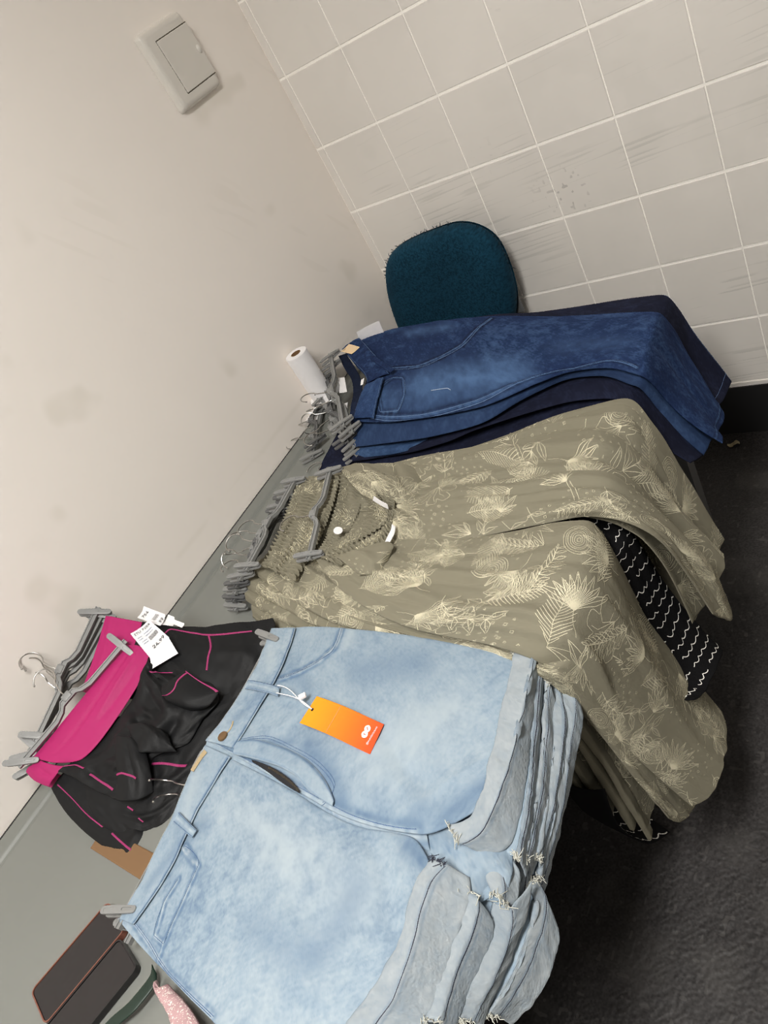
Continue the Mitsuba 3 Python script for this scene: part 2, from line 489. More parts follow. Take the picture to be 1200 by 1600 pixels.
def frame(p0, p1, up, hook_side=None):
    """The placing of a hanger whose clips are at p0 and p1, its flat side facing 'up'."""
    p0, p1, up = (np.asarray(a, float) for a in (p0, p1, up))
    x = unit(p1 - p0)
    z = unit(up - (up @ x) * x)
    y = np.cross(z, x)
    if hook_side is not None and y @ np.asarray(hook_side, float) < 0:
        x, y = -x, -y
    M = np.eye(4)
    M[:3, 0], M[:3, 1], M[:3, 2], M[:3, 3] = x, y, z, (p0 + p1) / 2
    return M, np.linalg.norm(p1 - p0) / (2 * HL)


def hanger(p0, p1, label, up=(0, 0, 1), side=(-1, 0, 0), group=None, twist=(0.0, 0.0), hook_tilt=0.0, hook_turn=0.0, material='hanger_plastic', slide=0.0, clip_lift=0.0):
    t = thing('clip_hanger', label, 'hanger', group)
    M, s = frame(p0, p1, up, side)
    if (M[:3, 0] @ (np.asarray(p1) - np.asarray(p0))) < 0:
        twist = twist[::-1]
    S_ = np.diag([s, 1, 1, 1])
    pc = PIECES[material]
    rot = trimesh.transformations.rotation_matrix
    put = lambda name, d, A: part(t, name, {**d, 'to_world': T(A.tolist())}, None)
    put('bar', pc['bar'], M @ S_)
    piv = [0, 0.02, 0]
    put('hook', pc['hook'], M @ trimesh.transformations.translation_matrix([slide, 0, 0]) @ rot(hook_turn, [0, 1, 0], piv) @ rot(hook_tilt, [1, 0, 0], piv))
    for k, sx in enumerate((-1, 1)):
        A = M @ trimesh.transformations.translation_matrix([sx * HL * s, 0, clip_lift]) @ rot(twist[k], [0, 0, 1])
        c = part(t, 'clip', {**pc['clip'], 'to_world': T(A.tolist())}, None)
        part(c, 'spring', {**pc['spring'], 'to_world': T(A.tolist())}, None, 'bright metal spring ring')
    return t


# ------------------------------------------------------------------ wall box
bx = thing('wall_box', 'off-white plastic junction box cover with a hinged door high on the left wall', 'electrical box')
BQ = np.array([(0.012, -0.3885, 1.6206), (0.012, -0.2271, 1.6237), (0.012, -0.218, 1.4451), (0.012, -0.3852, 1.4416)])
bc = BQ.mean(0)
by, bz = unit((BQ[1] - BQ[0]) + (BQ[2] - BQ[3])), None
by = by * np.sign(by[1]); by = np.array([0, by[1], by[2]]); by /= np.linalg.norm(by)
bz = np.cross([1, 0, 0], by); bz = bz * np.sign(bz[2])
q2 = np.stack([(BQ - bc) @ by, (BQ - bc) @ bz], 1)
bw, bh = np.abs(q2[:, 0]).mean() * 2, np.abs(q2[:, 1]).mean() * 2
Mb = np.eye(4); Mb[:3, 0], Mb[:3, 1], Mb[:3, 2], Mb[:3, 3] = by, bz, np.cross(by, bz), [0.0, bc[1], bc[2]]
mat('box_plastic', (208, 204, 196), 0.38, specular=0.5)
mat('box_gap', (74, 66, 56), 0.8)
def plate(w, h, r, z0, z1, taper):
    """A plate of rounded outline that narrows to its front."""
    rings = []
    for (zz, off) in ((z0, 0.0), (z0 + (z1 - z0) * 0.55, taper * 0.12), (z0 + (z1 - z0) * 0.85, taper * 0.42), (z1, taper)):
        p = Polygon([(-w / 2 + r, -h / 2 + r), (w / 2 - r, -h / 2 + r), (w / 2 - r, h / 2 - r), (-w / 2 + r, h / 2 - r)]).buffer(r, quad_segs=5)
        c = np.array(p.exterior.coords)[:-1]
        c = c * [1 - 2 * off / w, 1 - 2 * off / h]
        rings.append(np.c_[c, np.full(len(c), zz)])
    n = len(rings[0])
    v = np.vstack(rings + [[[0, 0, z1]], [[0, 0, z0]]])
    f = []
    for k in range(len(rings) - 1):
        for i in range(n):
            a, b = k * n + i, k * n + (i + 1) % n
            f += [[a, b, b + n], [a, b + n, a + n]]
    top, bot = 4 * n, 4 * n + 1
    for i in range(n):
        f += [[3 * n + i, 3 * n + (i + 1) % n, top], [(i + 1) % n, i, bot]]
    m = trimesh.Trimesh(v, f, process=False)
    trimesh.repair.fix_normals(m)
    return m
base = plate(bw, bh, 0.010, 0.0005, 0.020, 0.016)
base.apply_transform(Mb)
part(bx, 'frame', base, 'box_plastic', smooth=30)
dw, dh = bw * 0.66, bh * 0.66
gap = box((-dw / 2 - 0.0016 , -dh / 2 - 0.0022, 0.0195), (dw / 2 + 0.010, dh / 2 + 0.0022, 0.0203)); gap.apply_translation([0.012, 0, 0]); gap.apply_transform(Mb)
part(bx, 'gap', gap, 'box_gap', 'dark gap around the door')
door = rbox((dw + 0.012, dh, 0.005), 0.0015); door.apply_translation([0.0175, 0, 0.0195]); door.apply_transform(Mb)
dk = part(bx, 'door', door, 'box_plastic', smooth=30)
thumb = trimesh.creation.icosphere(3, 1.0); thumb.apply_scale([0.006, 0.010, 0.006]); thumb.apply_translation([dw / 2 + 0.012, 0.0, 0.0215]); thumb.apply_transform(Mb)
part(dk, 'finger_grip', thumb, 'box_plastic', smooth=True)

# ------------------------------------------------------------------ office chair behind the table end
ch = thing('office_chair', 'worn dark teal padded chair back with frayed edges in the corner by the tiled wall', 'chair')
PAD = np.array([(0.0946, -0.11, 0.7988), (0.1335, -0.11, 0.8473), (0.2285, -0.11, 0.8778), (0.3204, -0.11, 0.884), (0.3879, -0.11, 0.8803), (0.4402, -0.11, 0.8541), (0.4691, -0.11, 0.8177), (0.4785, -0.11, 0.7631), (0.4744, -0.11, 0.6985), (0.4639, -0.11, 0.6455), (0.4287, -0.11, 0.572), (0.356, -0.11, 0.5077), (0.2451, -0.11, 0.4882), (0.1236, -0.11, 0.5107), (0.0527, -0.11, 0.5666), (0.0501, -0.11, 0.6646)])
padc = PAD.mean(0)
from scipy.interpolate import CubicSpline
cl = np.vstack([PAD, PAD[:1]])
pd_ = np.r_[0, np.cumsum(np.linalg.norm(np.diff(cl, axis=0), axis=1))]
ol = CubicSpline(pd_, cl, bc_type='periodic')(np.linspace(0, pd_[-1], 121)[:-1])
rings = []
R_ = [1.0, 1.012, 1.0, 0.97, 0.92, 0.84, 0.72, 0.56, 0.38, 0.2, 0.06]
Yo = [0.030, 0.012, -0.002, -0.014, -0.022, -0.028, -0.031, -0.031, -0.030, -0.029, -0.0285]
for r_, y_ in zip(R_, Yo):
    q = padc + (ol - padc) * r_
    q[:, 1] = padc[1] + y_ + 0.002 * (meshkit.fbm(q * 14, 2, 3) - 0.5) * (r_ < 0.95)
    rings.append(q)
n_ = len(ol)
v = np.vstack(rings)
f = []
for k in range(len(rings) - 1):
    for i in range(n_):
        a, b = k * n_ + i, k * n_ + (i + 1) % n_
        f += [[a, b, b + n_], [a, b + n_, a + n_]]
L0 = (len(rings) - 1) * n_
f += [[L0, L0 + i, L0 + i + 1] for i in range(1, n_ - 1)] + [[0, i + 1, i] for i in range(1, n_ - 1)]
padm = trimesh.Trimesh(v, f, process=False)
trimesh.repair.fix_normals(padm)


def teal_fn(p, n, uv):
    a = fbm(p.x * 260, p.z * 260, p.y * 50, 2)
    b = fbm(p.x * 9, p.z * 9, 1.0, 3)
    return mi.Color3f(0.006, 0.034, 0.060) * (0.45 + 1.1 * a) * (0.75 + 0.5 * b)


mat('teal_wool', proc(teal_fn), 0.95, sheen=0.4, specular=0.1)
mat('teal_thread', (10, 40, 52), 0.95)
part(ch, 'backrest', padm, 'teal_wool', smooth=True)
fr = []
for k in range(260):
    i = rng.integers(0, n_)
    if ol[i][2] < TZ + 0.06:
        continue
    p = rings[1][i] + rng.normal(0, 0.002, 3)
    out = unit((ol[i] - padc) + rng.normal(0, 0.10, 3))
    out[1] *= 0.5
    l = rng.uniform(0.003, 0.010) if k > 8 else rng.uniform(0.010, 0.016)
    side = unit(rng.normal(0, 1, 3)) * l * 0.4
    fr.append(tube([p - out * 0.003, p + out * l * 0.6, p + out * l + side], [0.0010, 0.0009, 0.0005], 4))
part(ch, 'frayed_thread', trimesh.util.concatenate(fr), 'teal_thread', 'loose frayed threads along the edge', kind='stuff')
bs = rbox((0.32, 0.012, 0.26), 0.005); bs.apply_translation([padc[0], padc[1] + 0.034, TZ + 0.05])
part(ch, 'back_shell', bs, 'hanger_dark', smooth=30)
part(ch, 'support_arm', tube(spline([(padc[0], padc[1] + 0.030, 0.66), (padc[0], padc[1] + 0.035, 0.52), (padc[0], padc[1] - 0.01, 0.42), (padc[0], padc[1] - 0.2, 0.40)], 16), 0.014, 8), 'hanger_dark', smooth=True)
st_ = rbox((0.42, 0.40, 0.07), 0.03, 3); st_.apply_translation([padc[0], padc[1] - 0.27, 0.445])
part(ch, 'seat', st_, 'teal_wool', smooth=True)
cyl = trimesh.creation.cylinder(0.022, 0.34, 16); cyl.apply_translation([padc[0], padc[1] - 0.27, 0.25])
part(ch, 'column', cyl, 'hanger_dark', smooth=40)
for k in range(5):
    a = k * 1.2566 + 0.3
    c0 = np.array([padc[0], padc[1] - 0.27, 0.09]); d_ = np.array([math.cos(a), math.sin(a), 0])
    part(ch, 'foot', tube([c0, c0 + d_ * 0.10, c0 + d_ * 0.155 - [0, 0, 0.03]], [0.02, 0.016, 0.012], 8), 'hanger_dark', smooth=40)
    w_ = trimesh.creation.icosphere(2, 0.024); w_.apply_translation(c0 + d_ * 0.155 + [0, 0, -0.0655])
    part(ch, 'caster', w_, 'hanger_dark', smooth=True)

# ------------------------------------------------------------------ small things on the table and floor
def lathe(profile, n=32):
    return trimesh.creation.revolve(np.array(profile, float), sections=n)

rc = np.array([0.0365, -0.528, TZ + 0.0015])
roll = thing('paper_roll', 'upright roll of white paper with a brown core, standing on the table against the wall', 'paper roll')
RH = 0.172
m_ = lathe([(0.0145, 0.0), (0.031, 0.0), (0.032, 0.001), (0.032, RH - 0.001), (0.031, RH), (0.0145, RH), (0.0145, 0.0)], 40); m_.apply_translation(rc + [0, 0, 0.012])
part(roll, 'paper', m_, 'paper_white', smooth=40)
mat('cardboard', (118, 90, 62), 0.85)
m_ = lathe([(0.0125, 0.0), (0.0145, 0.0), (0.0145, RH + 0.0006), (0.0125, RH + 0.0006), (0.0125, 0.0)], 32); m_.apply_translation(rc + [0, 0, 0.012])
part(roll, 'core', m_, 'cardboard', 'brown cardboard core', smooth=40)

def thin_sheet(quad, bend=0.0, th=0.0006, n=8):
    a, b, c, d = (np.array(q, float) for q in quad)
    nrm = unit(np.cross(b - a, d - a))
    rows = []
    for t in np.linspace(0, 1, 3):
        rows.append([(a + (b - a) * s) * (1 - t) + (d + (c - d) * s) * t + nrm * bend * math.sin(math.pi * s) for s in np.linspace(0, 1, 5)])
    return Sheet(rows, th=th, ds=0.006)

sh = thin_sheet([(0.1213, -0.37, 0.7773), (0.2055, -0.36, 0.791), (0.1998, -0.36, 0.7479), (0.1039, -0.37, 0.7168)], 0.004)
k_ = thing('paper_sheet', 'white folded sheet of paper standing behind the jeans near the chair', 'paper')
part(k_, 'page', sh.mesh(), 'paper_white', smooth=True)
for lab, q in (('small white paper label lying among the hanger hooks below the paper roll', [(-0.037, -0.5426, 0.6717), (0.0094, -0.5388, 0.6717), (0.049, -0.6029, 0.6667), (-0.0104, -0.6082, 0.6667)]),
               ('white paper slip between the roll and the top jeans hanger', [(-0.0272, -0.5167, 0.6917), (0.0568, -0.5216, 0.7017), (0.0995, -0.5792, 0.7017), (0.0128, -0.5636, 0.6917)])):
    k_ = thing('paper_slip', lab, 'label')
    part(k_, 'slip', thin_sheet(q, 0.002).mesh(), 'paper_white', smooth=True)

cb = thing('cardboard_piece', 'piece of brown cardboard under the black sports shorts', 'cardboard')
q = [(0.2717, -1.7694, 0.6557), (0.2714, -1.7306, 0.6557), (0.4692, -1.7354, 0.6557), (0.4657, -1.7779, 0.6557)]
part(cb, 'board', thin_sheet(q, 0.0, 0.003).mesh(), 'cardboard', smooth=40)

lf = thing('dry_leaf', 'small pale crumpled leaf on the dark floor by the skirting', 'leaf')
lp = np.array((0.9024, -0.0648, -0.0003))
rows = [[lp + [a * 0.017, b * 0.010 * math.sin(math.pi * (a + 1.15) / 2.3), 0.006 + 0.006 * math.sin(3 * a) + 0.004 * b * b] for a in np.linspace(-1, 1, 6)] for b in (-1, 0, 1)]
mat('leaf_dry', (150, 140, 112), 0.8)
part(lf, 'blade', Sheet(rows, th=0.001, ds=0.002).mesh(), 'leaf_dry', smooth=True)
# ------------------------------------------------------------------ light blue denim shorts, a pile at the front of the table
def denim_color(base, dark, pale, seams=(), scale=1.0, seed=1, fades=()):
    base, dark, pale = lin(base), lin(dark), lin(pale)

    def fn(U, V, s):
        q = np.stack([U, V, np.full_like(U, seed * 1.3)], -1)
        a = meshkit.fbm(q / [0.09, 0.09, 1], 4, seed)
        b = meshkit.fbm(q / [0.016, 0.016, 1], 3, seed + 5)
        c = meshkit.fbm(q / [0.0035, 0.0035, 1], 2, seed + 9)
        st = meshkit.noise(np.stack([(U + V) / 0.0022, (U - V) / 0.03, q[..., 2]], -1), seed + 3)
        t = 0.5 + scale * (0.55 * (a - 0.5) + 0.5 * (b - 0.5) + 0.45 * (c - 0.5) + 0.14 * (st - 0.5))
        col = base * np.ones(U.shape + (1,))
        col = col + (pale - base) * np.clip(t - 0.5, 0, 0.5)[..., None] * 2 + (dark - base) * np.clip(0.5 - t, 0, 0.5)[..., None] * 2
        for line, w, amt in fades:
            d, at = seg_dist(U, V, line)
            k = np.exp(-(d / w) ** 2) * abs(amt) * (0.35 + 1.3 * b)
            k = np.clip(k, 0, 1)[..., None]
            col = col * (1 - k) + (pale if amt > 0 else dark) * k
        for line, w, amt in seams:
            d, at = seg_dist(U, V, line)
            puck = meshkit.noise(np.stack([U / 0.007, V / 0.007, q[..., 2]], -1), 4)
            ridge = np.clip(1 - d / w, 0, 1)
            side = np.exp(-((d - w * 1.3) / (w * 0.8)) ** 2)
            k = np.clip(ridge * 0.8 * puck * 1.6, 0, 1)[..., None]
            col = col * (1 - k) + pale * k
            k = np.clip(side * amt * (0.4 + 1.2 * (1 - puck)), 0, 1)[..., None]
            col = col * (1 - k) + dark * k
        return col
    return fn


LB, LD, LP = (138, 155, 169), (93, 116, 142), (163, 175, 182)
CUFF_B, CUFF_D, CUFF_P = (146, 155, 161), (120, 135, 149), (170, 175, 177)
SG = 'light blue denim shorts in the pile at the front of the table'
S1 = thing('denim_shorts', 'light blue denim shorts with an orange hang tag, topmost of the pile nearest the camera', 'shorts', SG)
far_rows = [[(0.4496, -1.3199, 0.7117), (0.6036, -1.3029, 0.7197), (0.7701, -1.3057, 0.7237), (0.8831, -1.3124, 0.7237), (0.9671, -1.3141, 0.7197)],
            [(0.4694, -1.3955, 0.7157), (0.6391, -1.3865, 0.7247), (0.8037, -1.3828, 0.7287), (0.9081, -1.3886, 0.7277), (0.981, -1.3793, 0.7217)],
            [(0.4754, -1.4689, 0.7177), (0.6763, -1.4669, 0.7297), (0.8332, -1.4645, 0.7327), (0.9233, -1.4655, 0.7297), (0.9911, -1.4478, 0.7227)],
            [(0.4722, -1.5194, 0.7197), (0.6748, -1.537, 0.7297), (0.8285, -1.5398, 0.7317), (0.928, -1.5304, 0.7287), (0.9977, -1.4966, 0.7227)],
            [(0.4673, -1.5551, 0.7177), (0.666, -1.5846, 0.7237), (0.8379, -1.6065, 0.7237), (0.9331, -1.5968, 0.7197), (1.0017, -1.5448, 0.7197)]]
near_rows = [[(0.4619, -1.5648, 0.7137), (0.6639, -1.5867, 0.7227), (0.8371, -1.6099, 0.7227), (0.9232, -1.6011, 0.7197), (0.9671, -1.6251, 0.7197)],
             [(0.4781, -1.6283, 0.7157), (0.6826, -1.6453, 0.7277), (0.8344, -1.6596, 0.7297), (0.9259, -1.663, 0.7277), (0.9613, -1.6605, 0.7217)],
             [(0.492, -1.6846, 0.7157), (0.6917, -1.7041, 0.7277), (0.8394, -1.7203, 0.7307), (0.9316, -1.7248, 0.7277), (0.9744, -1.7139, 0.7217)],
             [(0.5123, -1.779, 0.7117), (0.6923, -1.786, 0.7257), (0.8259, -1.7933, 0.7297), (0.9139, -1.7996, 0.7277), (0.9616, -1.7898, 0.7217)],
             [(0.4977, -1.838, 0.7057), (0.6705, -1.8653, 0.7117), (0.7997, -1.8807, 0.7177), (0.8895, -1.89, 0.7177), (0.9477, -1.8798, 0.7137)]]
pre = Sheet(far_rows, ds=0.006)
N_ = lambda pts: pre.near(pts)
pocket = N_([(0.5474, -1.421, 0.7217), (0.5889, -1.4044, 0.7217), (0.6175, -1.3797, 0.7217), (0.6271, -1.3441, 0.7217), (0.6204, -1.3055, 0.7217)])
flyj = N_([(0.5486, -1.5446, 0.7217), (0.6167, -1.5309, 0.7257), (0.6854, -1.5395, 0.7267), (0.7434, -1.5568, 0.7277), (0.7835, -1.5806, 0.7267), (0.7703, -1.604, 0.7247)])
crotch = N_([(0.4839, -1.5578, 0.7217), (0.6646, -1.5829, 0.7237), (0.7639, -1.5955, 0.7237), (0.837, -1.605, 0.7237), (0.895, -1.6046, 0.7217), (0.9323, -1.5953, 0.7197)])
crotch2 = crotch + [0, -0.007]
wl_far = N_([(0.5095, -1.3153, 0.7177), (0.5284, -1.389, 0.7197), (0.5384, -1.4431, 0.7217), (0.5386, -1.501, 0.7217), (0.5361, -1.5566, 0.7217)])
far_seams = [(pocket, 0.0042, 0.9), (pocket + [0.004, 0], 0.003, 0.3), (crotch, 0.006, 0.7)]
fades_far = [(N_([(0.6945, -1.5289, 0.7267), (0.7675, -1.5598, 0.7267), (0.7972, -1.5869, 0.7267)]), 0.016, -0.75), (N_([(0.5676, -1.5408, 0.7217), (0.6617, -1.5273, 0.7217)]), 0.010, -0.55),
             (N_([(0.566, -1.4052, 0.7217), (0.6211, -1.4288, 0.7217)]), 0.018, -0.4), (N_([(0.707, -1.3849, 0.7217), (0.8205, -1.3568, 0.7217)]), 0.03, -0.45), (N_([(0.8297, -1.508, 0.7217), (0.9034, -1.432, 0.7217)]), 0.04, 0.55),
             (N_([(0.9589, -1.5704, 0.7217), (0.9923, -1.5275, 0.7217)]), 0.02, -0.7), (N_([(0.9183, -1.5897, 0.7217), (0.9285, -1.5696, 0.7217)]), 0.014, -0.5), (N_([(0.643, -1.3154, 0.7217), (0.6518, -1.3412, 0.7217)]), 0.01, 0.5)]
far = Sheet(far_rows, th=0.004, ds=0.0021, seams=[(l, 0.0014, w) for l, w, a in far_seams], crumple=(0.0022, 0.07, 0.09), seed=2,
            folds=[([[.55, .55], [.8, .8], [.98, .93]], -0.004, 0.012), ([[.75, .99], [.88, .84], [.98, .7]], 0.004, 0.012), ([[.1, .9], [.25, .7], [.35, .5]], 0.002, 0.01)])
part(S1, 'leg', None or far.ply('denim_light', denim_color(LB, LD, LP, far_seams, seed=1, fades=fades_far)), None)
pre2 = Sheet(near_rows, ds=0.006)
M_ = lambda pts: pre2.near(pts)
sideseam = M_([(0.5362, -1.8315, 0.7117), (0.5821, -1.8442, 0.7157), (0.6576, -1.8594, 0.7157), (0.7635, -1.8738, 0.7177)])
welt = M_([(0.5646, -1.7145, 0.7197), (0.6103, -1.7315, 0.7217), (0.6176, -1.7553, 0.7217), (0.6209, -1.8077, 0.7217), (0.6249, -1.833, 0.7197), (0.5949, -1.8338, 0.7177), (0.5857, -1.7899, 0.7197), (0.5864, -1.7565, 0.7197)])
near_seams = [(welt, 0.0032, 0.95), (M_([(0.5397, -1.713, 0.7187), (0.6008, -1.7343, 0.7217)]), 0.003, 0.6), (M_([(0.6214, -1.8317, 0.7177), (0.625, -1.8588, 0.7157)]), 0.0028, 0.7), (sideseam, 0.004, 0.6)]
fades_near = [(M_([(0.5604, -1.6946, 0.7217), (0.5779, -1.6798, 0.7217)]), 0.016, -0.5), (M_([(0.731, -1.6765, 0.7217), (0.8909, -1.6885, 0.7217)]), 0.05, 0.45), (M_([(0.7648, -1.7688, 0.7217), (0.8613, -1.7743, 0.7217)]), 0.03, -0.30),
              (M_([(0.9344, -1.6108, 0.7217), (0.9565, -1.625, 0.7217)]), 0.016, -0.75), (M_([(0.6005, -1.6535, 0.7217), (0.7729, -1.6647, 0.7217)]), 0.03, 0.4), (M_([(0.8868, -1.6818, 0.7217), (0.8786, -1.7683, 0.7217)]), 0.02, -0.35)]
near = Sheet(near_rows, th=0.004, ds=0.0021, seams=[(l, 0.0012, w) for l, w, a in near_seams], crumple=(0.0024, 0.08, 0.08), seed=5,
             folds=[([[.55, .45], [.7, .55], [.9, .8]], 0.003, 0.016), ([[.75, .02], [.9, .2], [.98, .4]], -0.004, 0.014)])
part(S1, 'leg', near.ply('denim_light', denim_color(LB, LD, LP, near_seams, seed=3, fades=fades_near)), None)


def strip_along(a, b, lift=0.002, crown=0.003, th=0.003, ds=0.002, **kw):
    """A band between two polylines of points."""
    a, b = np.array(a, float), np.array(b, float)
    n = max(len(a), len(b), 6)
    a, b = dense(a, n), dense(b, n)
    up = np.array([0, 0, 1.0])
    rows = [a + up * lift, a * 0.85 + b * 0.15 + up * (lift + crown), a * 0.5 + b * 0.5 + up * (lift + crown * 1.1), a * 0.15 + b * 0.85 + up * (lift + crown), b + up * lift]
    return Sheet(rows, th=th, ds=ds, **kw)


# waistband in two halves, the far one laps over at the button
WA = [(0.4435, -1.3191, 0.7137), (0.4651, -1.3835, 0.7177), (0.478, -1.4407, 0.7197), (0.4774, -1.4995, 0.7217), (0.469, -1.5584, 0.7217)]
WB = [(0.511, -1.3152, 0.7197), (0.5363, -1.3833, 0.7227), (0.5489, -1.4442, 0.7257), (0.5491, -1.5046, 0.7267), (0.548, -1.5588, 0.7257)]
wb1 = strip_along(WA, WB, 0.0022, 0.0008, crumple=(0.0016, 0.03, 0.03), seed=3)
WA2 = [(0.468, -1.5635, 0.7177), (0.4745, -1.6031, 0.7187), (0.4763, -1.6304, 0.7187), (0.4953, -1.6745, 0.7187), (0.5018, -1.7291, 0.7177), (0.512, -1.803, 0.7137), (0.5075, -1.8364, 0.7097)]
WB2 = [(0.5475, -1.5716, 0.7237), (0.5476, -1.623, 0.7237), (0.5478, -1.6747, 0.7247), (0.5552, -1.7071, 0.7237), (0.5621, -1.7551, 0.7217), (0.5539, -1.81, 0.7177), (0.5466, -1.8343, 0.7137)]
wb2 = strip_along(WA2, WB2, 0.001, 0.0008, crumple=(0.0018, 0.03, 0.03), seed=6)
for k, w in enumerate((wb1, wb2)):
    e = [[(0.0, v_) for v_ in (0.0012,)] for _ in ()]
    hl = [[0.0, 0.0], [w.U, 0.0]]
    hr = [[0.0, w.V], [w.U, w.V]]
    key = part(S1, 'waistband', w.ply('denim_light', denim_color(LB, LD, LP, [(hl, 0.002, 0.5), (hr, 0.0025, 0.9)], seed=7 + k, fades=[([[w.U * .55, w.V * .9], [w.U * .8, w.V * .5]], 0.012, -0.45), ([[w.U * .2, w.V * .3], [w.U * .4, w.V * .6]], 0.014, 0.5)])), None)
    part(key, 'seam', w.strokes([[[0.004, w.V - 0.0022], [w.U - 0.004, w.V - 0.0022]]], 0.0008, 0.0004), 'thread_blue', 'blue stitch line')
    part(key, 'seam', w.strokes([[[0.004, 0.003], [w.U - 0.004, 0.003]]], 0.0007, 0.0005), 'thread_cream', 'pale stitch line')

fu = strip_along([(0.4582, -1.5471, 0.7157), (0.5994, -1.5643, 0.7187), (0.7113, -1.5787, 0.7207), (0.7878, -1.5899, 0.7207)], [(0.4778, -1.5843, 0.7117), (0.6204, -1.602, 0.7167), (0.7244, -1.6085, 0.7187), (0.7996, -1.6178, 0.7187)], 0.0, 0.001, th=0.003)
part(S1, 'fly_facing', fu.ply('denim_light', denim_color(LB, LD, LP, seed=14)), None)
# fly: the flap with its edge standing open over the zip
FL = [(0.5583, -1.5705, 0.7297), (0.616, -1.5693, 0.7337), (0.6759, -1.5702, 0.7357), (0.7238, -1.5814, 0.7347), (0.7593, -1.595, 0.7317), (0.794, -1.5996, 0.7277)]
FR = [(0.5509, -1.5466, 0.7297), (0.6058, -1.5356, 0.7317), (0.672, -1.5387, 0.7317), (0.7266, -1.5519, 0.7307), (0.7655, -1.5689, 0.7297), (0.7929, -1.5904, 0.7277)]
fl = strip_along(FL, FR, 0.0015, 0.0025, crumple=(0.0008, 0.03, 0.03), seed=8)
fk = part(S1, 'fly', fl.ply('denim_light', denim_color(LB, LD, LP, [([[0, 0], [fl.U, 0]], 0.002, 0.4), ([[0, fl.V], [fl.U, fl.V]], 0.003, 0.9)], seed=12)), None)
mat('zip_tape', (22, 22, 26), 0.8)
mat('zip_metal', (120, 108, 88), 0.4, metallic=0.8)
zp = strip_along([(0.6023, -1.5697, 0.7312), (0.6459, -1.5717, 0.7322), (0.6873, -1.5782, 0.7322), (0.7257, -1.5925, 0.7302)], [(0.6056, -1.5723, 0.7292), (0.6499, -1.5806, 0.7287), (0.6905, -1.5899, 0.7287), (0.7261, -1.5953, 0.7282)], 0.0, 0.0, th=0.001)
zk = part(S1, 'zip', zp.mesh(), 'zip_tape', 'dark zip in the open fly', smooth=True)
tl = []
for t in np.linspace(0.35, 0.97, 30):
    c, n = zp.at([zp.U * t, zp.V * 0.25], 0.0005)
    b_ = rbox((0.0009, 0.003, 0.001), 0.0003); b_.apply_translation(c); tl.append(b_)
part(zk, 'teeth', trimesh.util.concatenate(tl), 'zip_metal', 'row of small zip teeth', kind='stuff')
# the fly's J stitch, centre seam and pocket threads
def uvline(s, pts):
    return dense(s.near(pts), 24)

fs = [dense(flyj, 30), dense(flyj + [0.0, -0.004], 30)]
part(S1, 'stitching', far.strokes([dense(pocket, 30) + [0.0022, 0], dense(pocket, 30) - [0.0035, 0], dense(crotch, 30) + [0, -0.0035], dense(crotch, 30) + [0, 0.0035]] + fs, 0.0007, 0.0004), 'thread_blue', 'blue stitch lines of the pocket and centre seam')
part(S1, 'stitching', near.strokes([dense(welt, 60), dense(sideseam, 40), dense(sideseam, 40) + [0.0035, -0.002]], 0.0007, 0.0004), 'thread_blue', 'blue stitch lines of the pocket')

cs = strip_along([(0.7542, -1.5831, 0.7217), (0.8335, -1.5939, 0.7217), (0.8875, -1.5933, 0.7197), (0.9348, -1.5806, 0.7157)], [(0.761, -1.6123, 0.7177), (0.8367, -1.6183, 0.7177), (0.8943, -1.6174, 0.7157), (0.9533, -1.6082, 0.7097)], 0.0, 0.001, th=0.003)
part(S1, 'centre_seam', cs.ply('denim_light', denim_color(LB, LD, LP, [([[0, cs.V * .5], [cs.U, cs.V * .5]], 0.006, 0.6)], seed=19)), None)
gus = Sheet([[(0.907, -1.5789, 0.7117), (0.9495, -1.5659, 0.7077), (1.01, -1.5619, 0.6977), (1.0424, -1.57, 0.6817)], [(0.919, -1.6018, 0.7117), (0.9665, -1.5971, 0.7117), (1.0181, -1.5981, 0.7017), (1.0534, -1.5984, 0.6817)], [(0.9315, -1.6299, 0.7077), (0.9809, -1.6314, 0.7077), (1.0207, -1.6356, 0.6917), (1.0516, -1.631, 0.6677)]], th=0.004, ds=0.004, crumple=(0.006, 0.03, 0.03), seed=77)
part(S1, 'crotch', gus.ply('denim_light', denim_color(LB, LD, LP, seed=77)), None)
# belt loops
for q in ([(0.4793, -1.4379, 0.7277), (0.5703, -1.441, 0.7317), (0.5779, -1.4573, 0.7317), (0.4867, -1.4553, 0.7277)], [(0.5055, -1.6745, 0.7237), (0.5741, -1.6908, 0.7297), (0.5732, -1.7031, 0.7297), (0.5077, -1.692, 0.7237)]):
    a, b, c, d = (np.array(x) for x in q)
    rows = [[a + [0, 0, -0.004], a * .8 + b * .2 + [0, 0, .003], a * .5 + b * .5 + [0, 0, .004], a * .2 + b * .8 + [0, 0, .003], b + [0, 0, -0.002]],
            [d + [0, 0, -0.004], d * .8 + c * .2 + [0, 0, .003], d * .5 + c * .5 + [0, 0, .004], d * .2 + c * .8 + [0, 0, .003], c + [0, 0, -0.002]]]
    s_ = Sheet(rows, th=0.0025, ds=0.0015)
    lk = part(S1, 'belt_loop', s_.ply('denim_light', denim_color(LB, LD, LP, [([[0, s_.V * .5], [s_.U, s_.V * .5]], 0.004, 0.2)], seed=21)), None)
    part(lk, 'stitching', s_.strokes([[[0, .0015], [s_.U, .0015]], [[0, s_.V - .0015], [s_.U, s_.V - .0015]]], 0.0007, 0.0004), 'thread_blue')
